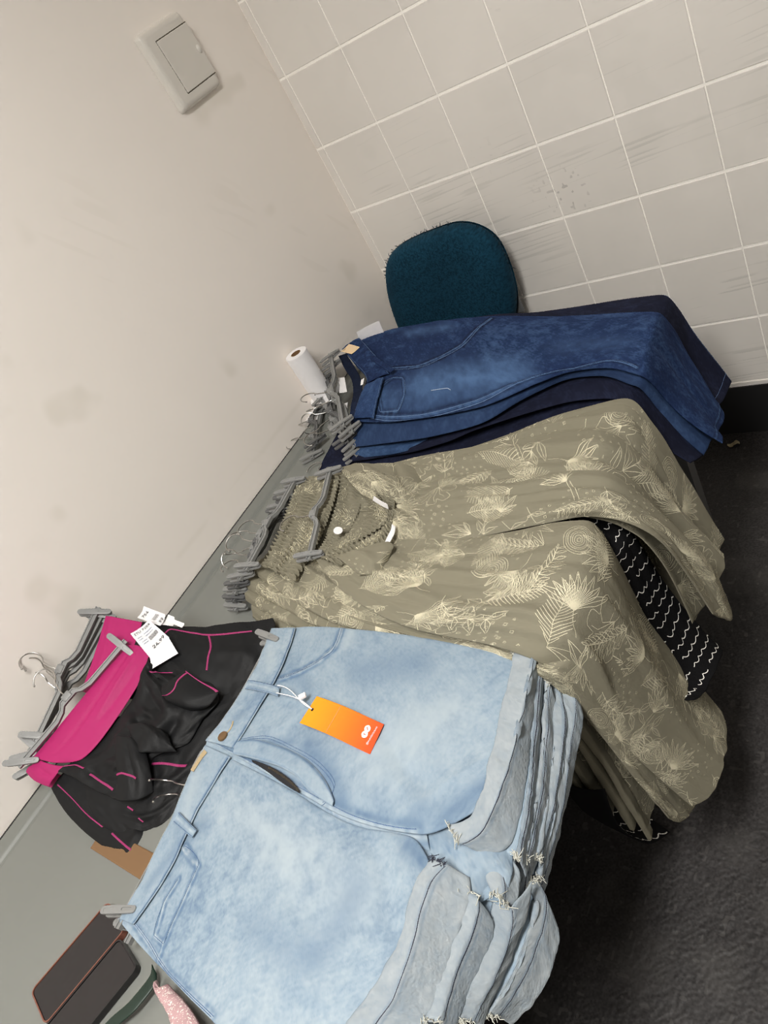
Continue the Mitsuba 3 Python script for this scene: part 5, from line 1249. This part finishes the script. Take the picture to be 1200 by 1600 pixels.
JH = 'grey clip hangers of the jeans pile'
hanger((0.0657, -0.4503, 0.7637), (0.2998, -0.7598, 0.7557), 'grey clip hanger on top of the jeans waist, bar running past the white care label', twist=(-(-0.4), -(-0.35)), hook_tilt=0.25)
jh = [('518,572,.092', '545,676,.086', 'second clip hanger of the jeans pile, directly beneath the top bar'), ('510,592,.076', '540,690,.070', 'third clip hanger of the jeans pile, hook curled up beside the paper roll'),
      ('508,606,.060', '548,696,.058', 'fourth clip hanger of the jeans pile, pale clip by the blue waistband end'), ('500,622,.046', '556,712,.042', 'fifth clip hanger of the jeans pile, lowest near clip on the blue waistband end'),
      ('500,612,.030', '500,692,.026', 'clip hanger near the wall side of the jeans pile, dark clips pointing to the wall'), ('505,640,.016', '498,708,.012', 'lowest clip hanger of the jeans pile, thin hook lying on the bare table')]
for j, (a, b, lab) in enumerate(jh):
    pass
P_ = {0: ((0.0657, -0.4678, 0.7437), (0.3174, -0.7645, 0.7377)), 1: ((0.0581, -0.5033, 0.7277), (0.2975, -0.7761, 0.7217)), 2: ((0.0587, -0.5288, 0.7117), (0.3158, -0.7808, 0.7077)), 3: ((0.0514, -0.5551, 0.6977), (0.3226, -0.7955, 0.6917)), 4: ((-0.0142, -0.501, 0.6817), (0.1268, -0.7168, 0.6777)), 5: ((0.0378, -0.5667, 0.6677), (0.1294, -0.756, 0.6637))}
for j in P_:
    hanger(*P_[j], jh[j][2], twist=(-(-.35 + (-1) ** j * .15), -(-.3 - .12 * (-1) ** j)), hook_turn=[.5, -.6, .9, -.3, .6, 0.0][j], hook_tilt=[.1, .25, .05, .15, .1, 0.0][j], material='hanger_dark' if j in (1, 4) else 'hanger_plastic')
hanger((0.2629, -0.8254, 0.6677), (0.1958, -0.8934, 0.6617), 'dark clip peeking out under the topmost olive hanger, on the lowest jeans', material='hanger_dark', twist=(-(-.7), -(0)))

# ------------------------------------------------------------------ black sports shorts with magenta waistbands, leaning up the wall
SPG = 'black sports shorts with magenta waistbands in the pile against the wall'


def sport(parent, rows, seed, name='body', m='sport_black', **kw):
    kw.setdefault('crumple', (0.007, 0.05, 0.06))
    s = Sheet(rows, th=0.0025, ds=kw.pop('ds', 0.0035), seed=seed, **kw)
    return s, part(parent, name, s.ply(m), None, 'magenta waistband' if m == 'sport_magenta' else None)


def piping(key, s, lines, width=0.0036):
    for l in lines:
        part(key, 'seam', s.strokes([dense(s.near(l), 24)], width, 0.0004, round_=0.0008), 'thread_magenta', 'magenta flat seam', smooth=True)


mat('seam_dark', (120, 22, 70), 0.8)
B2 = thing('sport_shorts', 'black sports shorts with magenta waistband behind the top pair, white price tag at its waist', 'shorts', SPG)
w_, _ = sport(B2, [[(0.072, -1.3968, 0.8086), (0.1125, -1.3911, 0.7975), (0.1612, -1.3841, 0.7818)], [(0.0913, -1.4606, 0.7924), (0.136, -1.4638, 0.7828), (0.1874, -1.4602, 0.7657)], [(0.1097, -1.5466, 0.7658), (0.1571, -1.5492, 0.7593), (0.2008, -1.5454, 0.7429)]], 301, 'waistband', 'sport_magenta', crumple=(0.002, 0.05, 0.05), folds=[([[.2, .0], [.3, .5], [.25, 1]], 0.003, 0.008)])
s_, k_ = sport(B2, [[(0.1604, -1.3828, 0.7822), (0.2157, -1.3706, 0.7628), (0.2797, -1.3523, 0.7433), (0.3535, -1.3207, 0.724), (0.4239, -1.2933, 0.7093)], [(0.1775, -1.4223, 0.7756), (0.2537, -1.4148, 0.7566), (0.3333, -1.4014, 0.7312), (0.3918, -1.3665, 0.7135), (0.4412, -1.3211, 0.7001)], [(0.1874, -1.4602, 0.7657), (0.2762, -1.4593, 0.7396), (0.358, -1.4451, 0.7155), (0.4095, -1.4256, 0.6984), (0.4407, -1.3727, 0.6901)], [(0.2018, -1.5294, 0.7405), (0.2853, -1.5134, 0.716), (0.3636, -1.4976, 0.6913), (0.4061, -1.4833, 0.6806), (0.4432, -1.4382, 0.6734)]], 302,
               folds=[([[.3, .5], [.5, .7], [.6, .95]], 0.006, 0.012), ([[.6, .3], [.8, .4], [.95, .6]], 0.006, 0.012), ([[.05, .2], [.15, .5], [.2, .8]], -0.005, 0.01)])
piping(k_, s_, [[(0.2288, -1.4007, 0.7628), (0.2318, -1.3783, 0.7585), (0.2653, -1.3743, 0.7496), (0.3057, -1.3678, 0.7386), (0.3568, -1.3479, 0.7236), (0.3972, -1.3288, 0.7122)], [(0.3164, -1.3656, 0.7372), (0.3363, -1.3867, 0.7319), (0.3474, -1.4102, 0.7253), (0.3539, -1.4333, 0.7183)]])

B3 = thing('sport_shorts', 'lowest black sports shorts, its dark corner lying over the cardboard piece', 'shorts', SPG)
w_, _ = sport(B3, [[(0.0778, -1.6866, 0.7298), (0.0969, -1.6893, 0.723), (0.1403, -1.6899, 0.7082)], [(0.0715, -1.7154, 0.7185), (0.0944, -1.7162, 0.7126), (0.1317, -1.7148, 0.7021)]], 303, 'waistband', 'sport_magenta', crumple=(0.001, 0.05, 0.05))
s_, k_ = sport(B3, [[(0.1517, -1.6634, 0.7175), (0.2644, -1.668, 0.6786), (0.3719, -1.6647, 0.6525), (0.4261, -1.5745, 0.6448)], [(0.1505, -1.6825, 0.7156), (0.2717, -1.7068, 0.6735), (0.3772, -1.6982, 0.6516), (0.4197, -1.6255, 0.6459)], [(0.1433, -1.7003, 0.7139), (0.2559, -1.736, 0.6753), (0.3732, -1.7471, 0.6521), (0.4208, -1.7059, 0.6449)], [(0.133, -1.7173, 0.7074), (0.2465, -1.7531, 0.6685), (0.3828, -1.7647, 0.6387), (0.418, -1.7254, 0.6375)]], 304,
               crumple=(0.003, 0.05, 0.05), folds=[([[.55, .3], [.7, .5], [.75, .9]], 0.006, 0.010), ([[.4, .2], [.5, .4], [.8, .4]], -0.006, 0.01)])
piping(k_, s_, [[(0.15, -1.7083, 0.7077), (0.2126, -1.7216, 0.6898), (0.2668, -1.7305, 0.6723), (0.2887, -1.7337, 0.6665)], [(0.3149, -1.7345, 0.6635), (0.3435, -1.7419, 0.6568), (0.3828, -1.7431, 0.6493)]])

B4 = thing('sport_shorts', 'third black sports shorts, folded legs showing between the top pair and the light denim', 'shorts', SPG)
s_, k_ = sport(B4, [[(0.1711, -1.5873, 0.734), (0.266, -1.5323, 0.7184), (0.3491, -1.4926, 0.7008), (0.4278, -1.4282, 0.6858)], [(0.1978, -1.6418, 0.7204), (0.3036, -1.6028, 0.7031), (0.3742, -1.5491, 0.6915), (0.4269, -1.4928, 0.6804)], [(0.2081, -1.6834, 0.7059), (0.331, -1.6559, 0.6854), (0.3871, -1.6186, 0.6748), (0.4218, -1.5656, 0.6714)], [(0.2447, -1.7162, 0.6855), (0.3399, -1.6992, 0.6692), (0.3926, -1.6664, 0.6612), (0.4165, -1.6221, 0.6604)], [(0.2992, -1.736, 0.6626), (0.3621, -1.7157, 0.6557), (0.3995, -1.6923, 0.6518), (0.4169, -1.6622, 0.6514)]], 305,
               folds=[([[.5, .3], [.65, .5], [.6, .8]], 0.008, 0.012), ([[.3, .5], [.6, .62], [.95, .6]], 0.007, 0.012), ([[.3, .8], [.6, .85], [.9, .8]], 0.005, 0.008)])
piping(k_, s_, [[(0.34, -1.6145, 0.6993), (0.3625, -1.6059, 0.6907), (0.4046, -1.5954, 0.6776)], [(0.3058, -1.5031, 0.7163), (0.3245, -1.5431, 0.7092), (0.3312, -1.5714, 0.7035), (0.3356, -1.5998, 0.6986)], [(0.3263, -1.6908, 0.6808), (0.3392, -1.6914, 0.6744)], [(0.3574, -1.6973, 0.6675), (0.3679, -1.6987, 0.6617)]])

B1 = thing('sport_shorts', 'black sports shorts with wide magenta waistband, topmost of the pile leaning on the wall', 'shorts', SPG)
w_, _ = sport(B1, [[(0.1697, -1.4392, 0.7803), (0.197, -1.434, 0.7776), (0.2213, -1.4369, 0.769), (0.2319, -1.446, 0.7583)], [(0.1585, -1.4741, 0.7799), (0.1956, -1.4803, 0.7745), (0.2191, -1.4845, 0.764), (0.239, -1.4911, 0.7525)], [(0.1343, -1.5638, 0.7714), (0.1798, -1.5691, 0.7652), (0.2107, -1.5747, 0.7521), (0.231, -1.5776, 0.7408)], [(0.1079, -1.6514, 0.7598), (0.147, -1.6537, 0.7542), (0.1792, -1.6538, 0.7433), (0.2018, -1.6552, 0.7314)], [(0.0953, -1.6894, 0.7555), (0.1251, -1.6862, 0.7518), (0.1526, -1.6816, 0.745), (0.1655, -1.6744, 0.7374)]], 311, 'waistband', 'sport_magenta', ds=0.0025, crumple=(0.002, 0.05, 0.10),
              folds=[([[.25, .02], [.3, .3], [.4, .6], [.5, .9]], -0.004, 0.005), ([[.5, .05], [.55, .3], [.62, .55]], 0.003, 0.005), ([[.8, .1], [.75, .4], [.7, .6]], -0.002, 0.006)])
w2_, _ = sport(B1, [[(0.1158, -1.6876, 0.7508), (0.1449, -1.6849, 0.7432), (0.1685, -1.6782, 0.736)], [(0.0901, -1.7047, 0.7475), (0.1278, -1.7094, 0.7381), (0.159, -1.7055, 0.73)], [(0.0804, -1.7132, 0.7398), (0.1151, -1.7203, 0.7291), (0.1479, -1.7181, 0.7202)]], 312, 'waistband', 'sport_magenta', ds=0.0025, crumple=(0.002, 0.03, 0.03), folds=[([[.2, .3], [.5, .4], [.9, .5]], -0.003, 0.004)])
b1 = [[(0.2259, -1.4439, 0.7626), (0.2454, -1.4656, 0.7633), (0.2587, -1.4719, 0.7541), (0.2812, -1.4574, 0.7422), (0.3189, -1.4483, 0.7284), (0.3727, -1.4504, 0.7059)],
      [(0.2381, -1.4873, 0.7552), (0.2717, -1.4911, 0.7513), (0.307, -1.4878, 0.7377), (0.3409, -1.4808, 0.7271), (0.3737, -1.4806, 0.7139), (0.4036, -1.4763, 0.6943)],
      [(0.2365, -1.5369, 0.7478), (0.2736, -1.541, 0.7427), (0.3079, -1.5324, 0.7301), (0.3517, -1.5298, 0.7215), (0.3795, -1.5246, 0.7087), (0.3946, -1.5107, 0.6952)],
      [(0.2266, -1.5843, 0.7415), (0.2712, -1.5835, 0.7364), (0.295, -1.5796, 0.7248), (0.3295, -1.5738, 0.7178), (0.3593, -1.5735, 0.7057), (0.3889, -1.5567, 0.6876)],
      [(0.2069, -1.6347, 0.7341), (0.2467, -1.6348, 0.7306), (0.2885, -1.6315, 0.7228), (0.3085, -1.6254, 0.7107), (0.3314, -1.6165, 0.704), (0.347, -1.5954, 0.6952)],
      [(0.1818, -1.6643, 0.7351), (0.2179, -1.6633, 0.729), (0.2589, -1.6627, 0.7171), (0.305, -1.6561, 0.7062), (0.3238, -1.6421, 0.6975), (0.3413, -1.6261, 0.6895)],
      [(0.1623, -1.6896, 0.7307), (0.2071, -1.6873, 0.7218), (0.2585, -1.6905, 0.7039), (0.3, -1.6898, 0.6939), (0.3295, -1.6725, 0.6839), (0.3428, -1.6525, 0.6798)]]
s_, k_ = sport(B1, b1, 313, crumple=(0.011, 0.04, 0.045), ds=0.0028,
               folds=[([[.1, .15], [.4, .3], [.7, .35]], 0.007, 0.010), ([[.05, .35], [.3, .45], [.55, .42]], -0.007, 0.010), ([[.5, .3], [.62, .5], [.55, .7]], 0.010, 0.012), ([[.65, .35], [.75, .55], [.6, .75]], -0.010, 0.010), ([[.1, .6], [.35, .62], [.6, .55]], 0.008, 0.010), ([[.3, .75], [.5, .8], [.75, .72]], 0.008, 0.010), ([[.2, .9], [.5, .92], [.9, .88]], -0.005, 0.008)] + [([[.08 + .05 * q_, .12 + .11 * q_], [.3 + .03 * q_, .2 + .1 * q_], [.55, .35 + .05 * q_]], 0.004 * (-1) ** q_, 0.005) for q_ in range(6)])
piping(k_, s_, [[(0.2609, -1.4656, 0.7581), (0.2856, -1.4571, 0.7467), (0.3128, -1.4503, 0.7343), (0.3227, -1.4495, 0.731)], [(0.1643, -1.6721, 0.7421), (0.1982, -1.6661, 0.7353), (0.2183, -1.668, 0.7283)], [(0.2334, -1.6716, 0.7227), (0.2667, -1.674, 0.7091), (0.2952, -1.6767, 0.6991)]])
# the two leg ends, turned over the body
leg1 = [[(0.2974, -1.4911, 0.7446), (0.3186, -1.4729, 0.7476), (0.3308, -1.4504, 0.7421)], [(0.3095, -1.5047, 0.7429), (0.3454, -1.4916, 0.7442), (0.3712, -1.4595, 0.7313)], [(0.3183, -1.5092, 0.7393), (0.3664, -1.5067, 0.7353), (0.4137, -1.4647, 0.7122)], [(0.3251, -1.5133, 0.7305), (0.3723, -1.5121, 0.7246), (0.4091, -1.4877, 0.709)], [(0.3357, -1.5122, 0.7191), (0.3662, -1.5122, 0.7147), (0.3829, -1.5049, 0.7079)]]
s_, kl = sport(B1, leg1, 314, 'leg_end', crumple=(0.002, 0.04, 0.04), ds=0.003)
piping(kl, s_, [[(0.3327, -1.451, 0.7434), (0.3694, -1.4588, 0.734), (0.4114, -1.4656, 0.7129)], [(0.3364, -1.4523, 0.742), (0.3347, -1.475, 0.7459), (0.3365, -1.4936, 0.745), (0.3135, -1.5084, 0.7431)]])
leg2 = [[(0.2567, -1.6013, 0.7392), (0.2834, -1.6296, 0.7307), (0.299, -1.6521, 0.7188), (0.3115, -1.6904, 0.6959)], [(0.2828, -1.5982, 0.7427), (0.3136, -1.6246, 0.7331), (0.3309, -1.6459, 0.7206), (0.3399, -1.6862, 0.6967)], [(0.3048, -1.5935, 0.7378), (0.3337, -1.6179, 0.7291), (0.3511, -1.6381, 0.7147), (0.3608, -1.6757, 0.6909)], [(0.3163, -1.5883, 0.7245), (0.3428, -1.6079, 0.7152), (0.3601, -1.6283, 0.7008), (0.3728, -1.6535, 0.6815)]]
s_, kl = sport(B1, leg2, 315, 'leg_end', crumple=(0.004, 0.05, 0.03), ds=0.003, folds=[([[.1, .5], [.5, .45], [.9, .6]], -0.005, 0.006)])
piping(kl, s_, [[(0.2999, -1.6608, 0.7214), (0.3148, -1.6524, 0.7213), (0.3324, -1.6522, 0.7194), (0.3492, -1.6535, 0.7155)]])
leg3 = [[(0.2724, -1.5803, 0.7404), (0.2995, -1.5908, 0.7359), (0.3079, -1.6118, 0.7266)], [(0.2996, -1.5684, 0.7466), (0.3264, -1.579, 0.7422), (0.336, -1.6113, 0.7271)], [(0.3267, -1.5608, 0.7383), (0.3502, -1.5785, 0.7322), (0.3527, -1.6027, 0.7184)], [(0.3573, -1.5632, 0.7136), (0.3764, -1.5749, 0.7097), (0.3867, -1.5831, 0.6972)]]
s_, kl = sport(B1, leg3, 316, 'leg_end', crumple=(0.006, 0.03, 0.03), ds=0.003)

# price tags on the shorts
def price_tag(quad, label, lines, seed):
    k = thing('price_tag', label, 'tag')
    c = thin_sheet(quad, 0.004)
    part(k, 'paper', c.mesh(), 'paper_white', smooth=True)
    for t, (fu, fv), (du, dv), h, bold in lines:
        part(k, 'text', text_on(c, t, [fu * c.U, fv * c.V], [du, dv], h, 0.0006, bold), 'ink', 'dark printed text')
    return k, c
k_, c_ = price_tag([(0.1719, -1.4208, 0.7937), (0.1988, -1.3842, 0.795), (0.2658, -1.4047, 0.7737), (0.2477, -1.4524, 0.7702)], 'white price tag reading 24.99 on the waist of the top black sports shorts', [], 1)
c2 = thin_sheet([(0.2469, -1.4513, 0.7706), (0.2616, -1.4032, 0.7751), (0.2975, -1.4257, 0.7564), (0.2573, -1.4696, 0.7588)], 0.0)
part(k_, 'paper', c2.mesh(), 'paper_white', smooth=True)
def tag_print(k, c, a, b, d, rows):
    """Print laid from pixel-free corners: a = upper left, b = along the text, d = down the tag, in the tag's own coordinates."""
    for t, s0, s1, h, bold in rows:
        o = a + (b - a) * s0 + (d - a) * s1
        part(k, 'text', text_on(c, t, o, b - a, h, 0.0006, bold), 'ink', 'dark printed text')
ta, tb, td = c_.near([(0.1719, -1.4208, 0.7937), (0.1988, -1.3842, 0.795), (0.2477, -1.4524, 0.7702)])
tag_print(k_, c_, ta, tb, td, [('ITU 7254', .08, .16, .0062, True), ('24.99', .30, .86, .0078, True)])
bars = []
r_ = np.random.default_rng(4)
for i in range(16):
    q = ta + (tb - ta) * (0.45 + 0.028 * i) + (td - ta) * 0.58
    bars.append([q, q + (td - ta) * -0.14])
part(k_, 'barcode', c_.strokes(bars, 0.0008, 0.0006, smooth=False), 'ink', 'small barcode', kind='stuff')
part(k_, 'fine_print', c_.strokes([[ta + (tb - ta) * x0 + (td - ta) * y0, ta + (tb - ta) * x1 + (td - ta) * y0] for x0, x1, y0 in ((.1, .3, .28), (.4, .85, .27), (.1, .28, .36), (.4, .8, .36), (.15, .38, .46), (.15, .38, .54))], 0.0012, 0.0006, smooth=False), 'thread_blue', 'faint lines of small print', kind='stuff')
k_, c_ = price_tag([(0.1531, -1.382, 0.7928), (0.1538, -1.3562, 0.7976), (0.2122, -1.3581, 0.7795), (0.2138, -1.3826, 0.7741)], 'white price tag lying behind the waist of the second black sports shorts', [], 2)
ta, tb, td = c_.near([(0.1567, -1.3823, 0.7915), (0.1582, -1.3578, 0.7959), (0.213, -1.3814, 0.7745)])
tag_print(k_, c_, ta, tb, td, [('754', .1, .2, .0066, True), ('99', .2, .92, .007, True)])
part(k_, 'barcode', c_.strokes([[ta + (tb - ta) * (.3 + .06 * i) + (td - ta) * .66, ta + (tb - ta) * (.3 + .06 * i) + (td - ta) * .5] for i in range(9)], 0.0008, 0.0006, smooth=False), 'ink', 'small barcode', kind='stuff')
k_, c_ = price_tag([(0.2087, -1.3771, 0.7705), (0.2093, -1.3533, 0.7731), (0.2257, -1.3539, 0.7675), (0.2338, -1.3717, 0.7626)], 'greyish curled tag behind the white price tags of the black shorts', [], 3)
k_ = thing('care_label', 'small rounded white label at the upper edge of the second black shorts', 'label')
part(k_, 'tape', thin_sheet([(0.2322, -1.3692, 0.7674), (0.2328, -1.3603, 0.7683), (0.2582, -1.3607, 0.7596), (0.2583, -1.3707, 0.7584)], 0.001).mesh(), 'paper_white', smooth=True)

SH = 'grey clip hangers of the black sports shorts'
WU = (0.62, -0.10, 0.78)
hanger((0.1702, -1.4485, 0.791), (0.0913, -1.7028, 0.7633), 'grey clip hanger along the magenta waistband of the top sports shorts', up=WU, side=(-1, 0, .4), twist=(-(0.0), -(-0.75)), hook_tilt=0.0)
hanger((0.0555, -1.4003, 0.8218), (0.0851, -1.6523, 0.7674), 'grey clip hanger of the second sports shorts, far clip against the wall', up=WU, side=(-1, 0, .4), twist=(-(-0.3), -(-0.2)), hook_tilt=0.1, hook_turn=0.3)
hanger((0.0553, -1.398, 0.8081), (0.0715, -1.6689, 0.7561), 'clip hanger under the second sports shorts, bars bundled with its neighbours', up=WU, side=(-1, 0, .4), twist=(-(-0.2), -(0.3)), hook_tilt=0.05, hook_turn=-0.5)
hanger((0.0552, -1.4003, 0.7938), (0.0627, -1.685, 0.7452), 'fourth clip hanger of the sports shorts, hook in the tangle of hooks by the wall', up=WU, side=(-1, 0, .4), twist=(-(-0.15), -(-0.6)), hook_tilt=0.2, hook_turn=0.8)
hanger((0.0565, -1.4068, 0.7806), (0.0686, -1.7007, 0.7272), 'lowest clip hanger of the sports shorts, near end poking out past the waistband', up=WU, side=(-1, 0, .4), twist=(-(-0.1), -(-0.9)), hook_tilt=-0.1, hook_turn=-0.9)

# ------------------------------------------------------------------ phones and other things at the near end of the table
mat('case_copper', (128, 80, 66), 0.3, metallic=0.35, specular=0.6)
mat('phone_glass', (26, 22, 24), 0.12, specular=0.5)
mat('phone_dark', (22, 20, 22), 0.3)
mat('strap_green', (16, 38, 28), 0.5)


def phone(corner, along, across, L, W, label, case, z):
    k = thing('phone', label, 'phone')
    a, b = unit(np.array(along)), unit(np.array(across))
    M = np.eye(4); M[:3, 0], M[:3, 1], M[:3, 2] = a, b, np.cross(a, b)
    if M[2, 2] < 0:
        M[:3, 2] *= -1
    M[:3, 3] = np.array(corner) + a * L / 2 + b * W / 2
    M[2, 3] = z
    def slab(l, w, r, z0, z1):
        p = Polygon([(-l / 2 + r, -w / 2 + r), (l / 2 - r, -w / 2 + r), (l / 2 - r, w / 2 - r), (-l / 2 + r, w / 2 - r)]).buffer(r, quad_segs=8)
        m = trimesh.creation.extrude_polygon(p, z1 - z0, engine='earcut'); m.apply_translation([0, 0, z0]); m.apply_transform(M)
        if np.linalg.det(M[:3, :3]) < 0:
            m.invert()
        return m
    def rim(l, w, r, t, z0, z1):
        o = Polygon([(-l / 2 + r, -w / 2 + r), (l / 2 - r, -w / 2 + r), (l / 2 - r, w / 2 - r), (-l / 2 + r, w / 2 - r)]).buffer(r, quad_segs=8)
        m = trimesh.creation.extrude_polygon(o.difference(o.buffer(-t)), z1 - z0, engine='earcut'); m.apply_translation([0, 0, z0]); m.apply_transform(M)
        if np.linalg.det(M[:3, :3]) < 0:
            m.invert()
        return m
    part(k, 'case', rim(L, W, 0.010, 0.0020, 0.0, 0.0110), case, 'copper-coloured case rim' if case == 'case_copper' else 'dark case rim', smooth=40)
    part(k, 'body', slab(L - 0.0042, W - 0.0042, 0.008, 0.0005, 0.009), 'phone_dark', smooth=40)
    part(k, 'screen', slab(L - 0.0060, W - 0.0060, 0.0075, 0.009, 0.0098), 'phone_glass', 'glossy dark screen', smooth=40)
    return k


pa, pb, pc_ = (np.array(x) for x in [(0.4042, -1.8237, 0.6637), (0.3603, -1.9842, 0.6637), (0.4838, -1.8533, 0.6637)])
al = unit(pb - pa); ac = unit((pc_ - pa) - ((pc_ - pa) @ al) * al)
phone(pa, al, ac, 0.155, 0.075, 'dark-screened phone in a copper case beside the denim hanger clip, further left of two', 'case_copper', TZ + 0.001)
pd2 = pa + ac * 0.0765 + al * 0.012
phone(pd2, al, ac, 0.150, 0.072, 'second phone with a reflective dark screen, between the copper phone and the denim shorts', 'phone_dark', TZ + 0.0012)
gs = thing('green_strap', 'dark green strap lying on the table beside the second phone', 'strap')
ga = [np.array(x) for x in [(0.5651, -1.8624, 0.6637), (0.5759, -1.8765, 0.6657), (0.5697, -1.9079, 0.6677), (0.549, -1.9413, 0.6657), (0.5266, -1.9952, 0.6617)]]
gb = [x + ac * 0.02 for x in ga]
part(gs, 'band', Sheet([ga, [(x + y) / 2 + [0, 0, .001] for x, y in zip(ga, gb)], gb], th=0.003, ds=0.004).mesh(), 'strap_green', smooth=True)


def glitter(p, n, uv):
    a = smoothstep(0.62, 0.75, noise(p.x * 700, p.y * 700, p.z * 700))
    return mix(mi.Color3f(0.52, 0.33, 0.34), mi.Color3f(0.85, 0.72, 0.68), a)
mat('glitter_pink', proc(glitter), 0.4, metallic=0.3)
pp = thing('glitter_pouch', 'pale pink glittery fabric pouch poking out under the corner of the denim shorts', 'pouch')
s_ = Sheet([[(0.5977, -1.879, 0.6717), (0.6534, -1.9017, 0.6717), (0.7277, -1.9384, 0.6717)], [(0.6161, -1.8819, 0.6857), (0.6847, -1.9022, 0.6877), (0.7512, -1.9329, 0.6877)], [(0.6333, -1.8711, 0.6817), (0.7, -1.8807, 0.6857), (0.773, -1.9224, 0.6817)]], th=0.006, ds=0.004, crumple=(0.004, 0.03, 0.03), seed=400)
part(pp, 'fabric', s_.mesh(), 'glitter_pink', smooth=True)
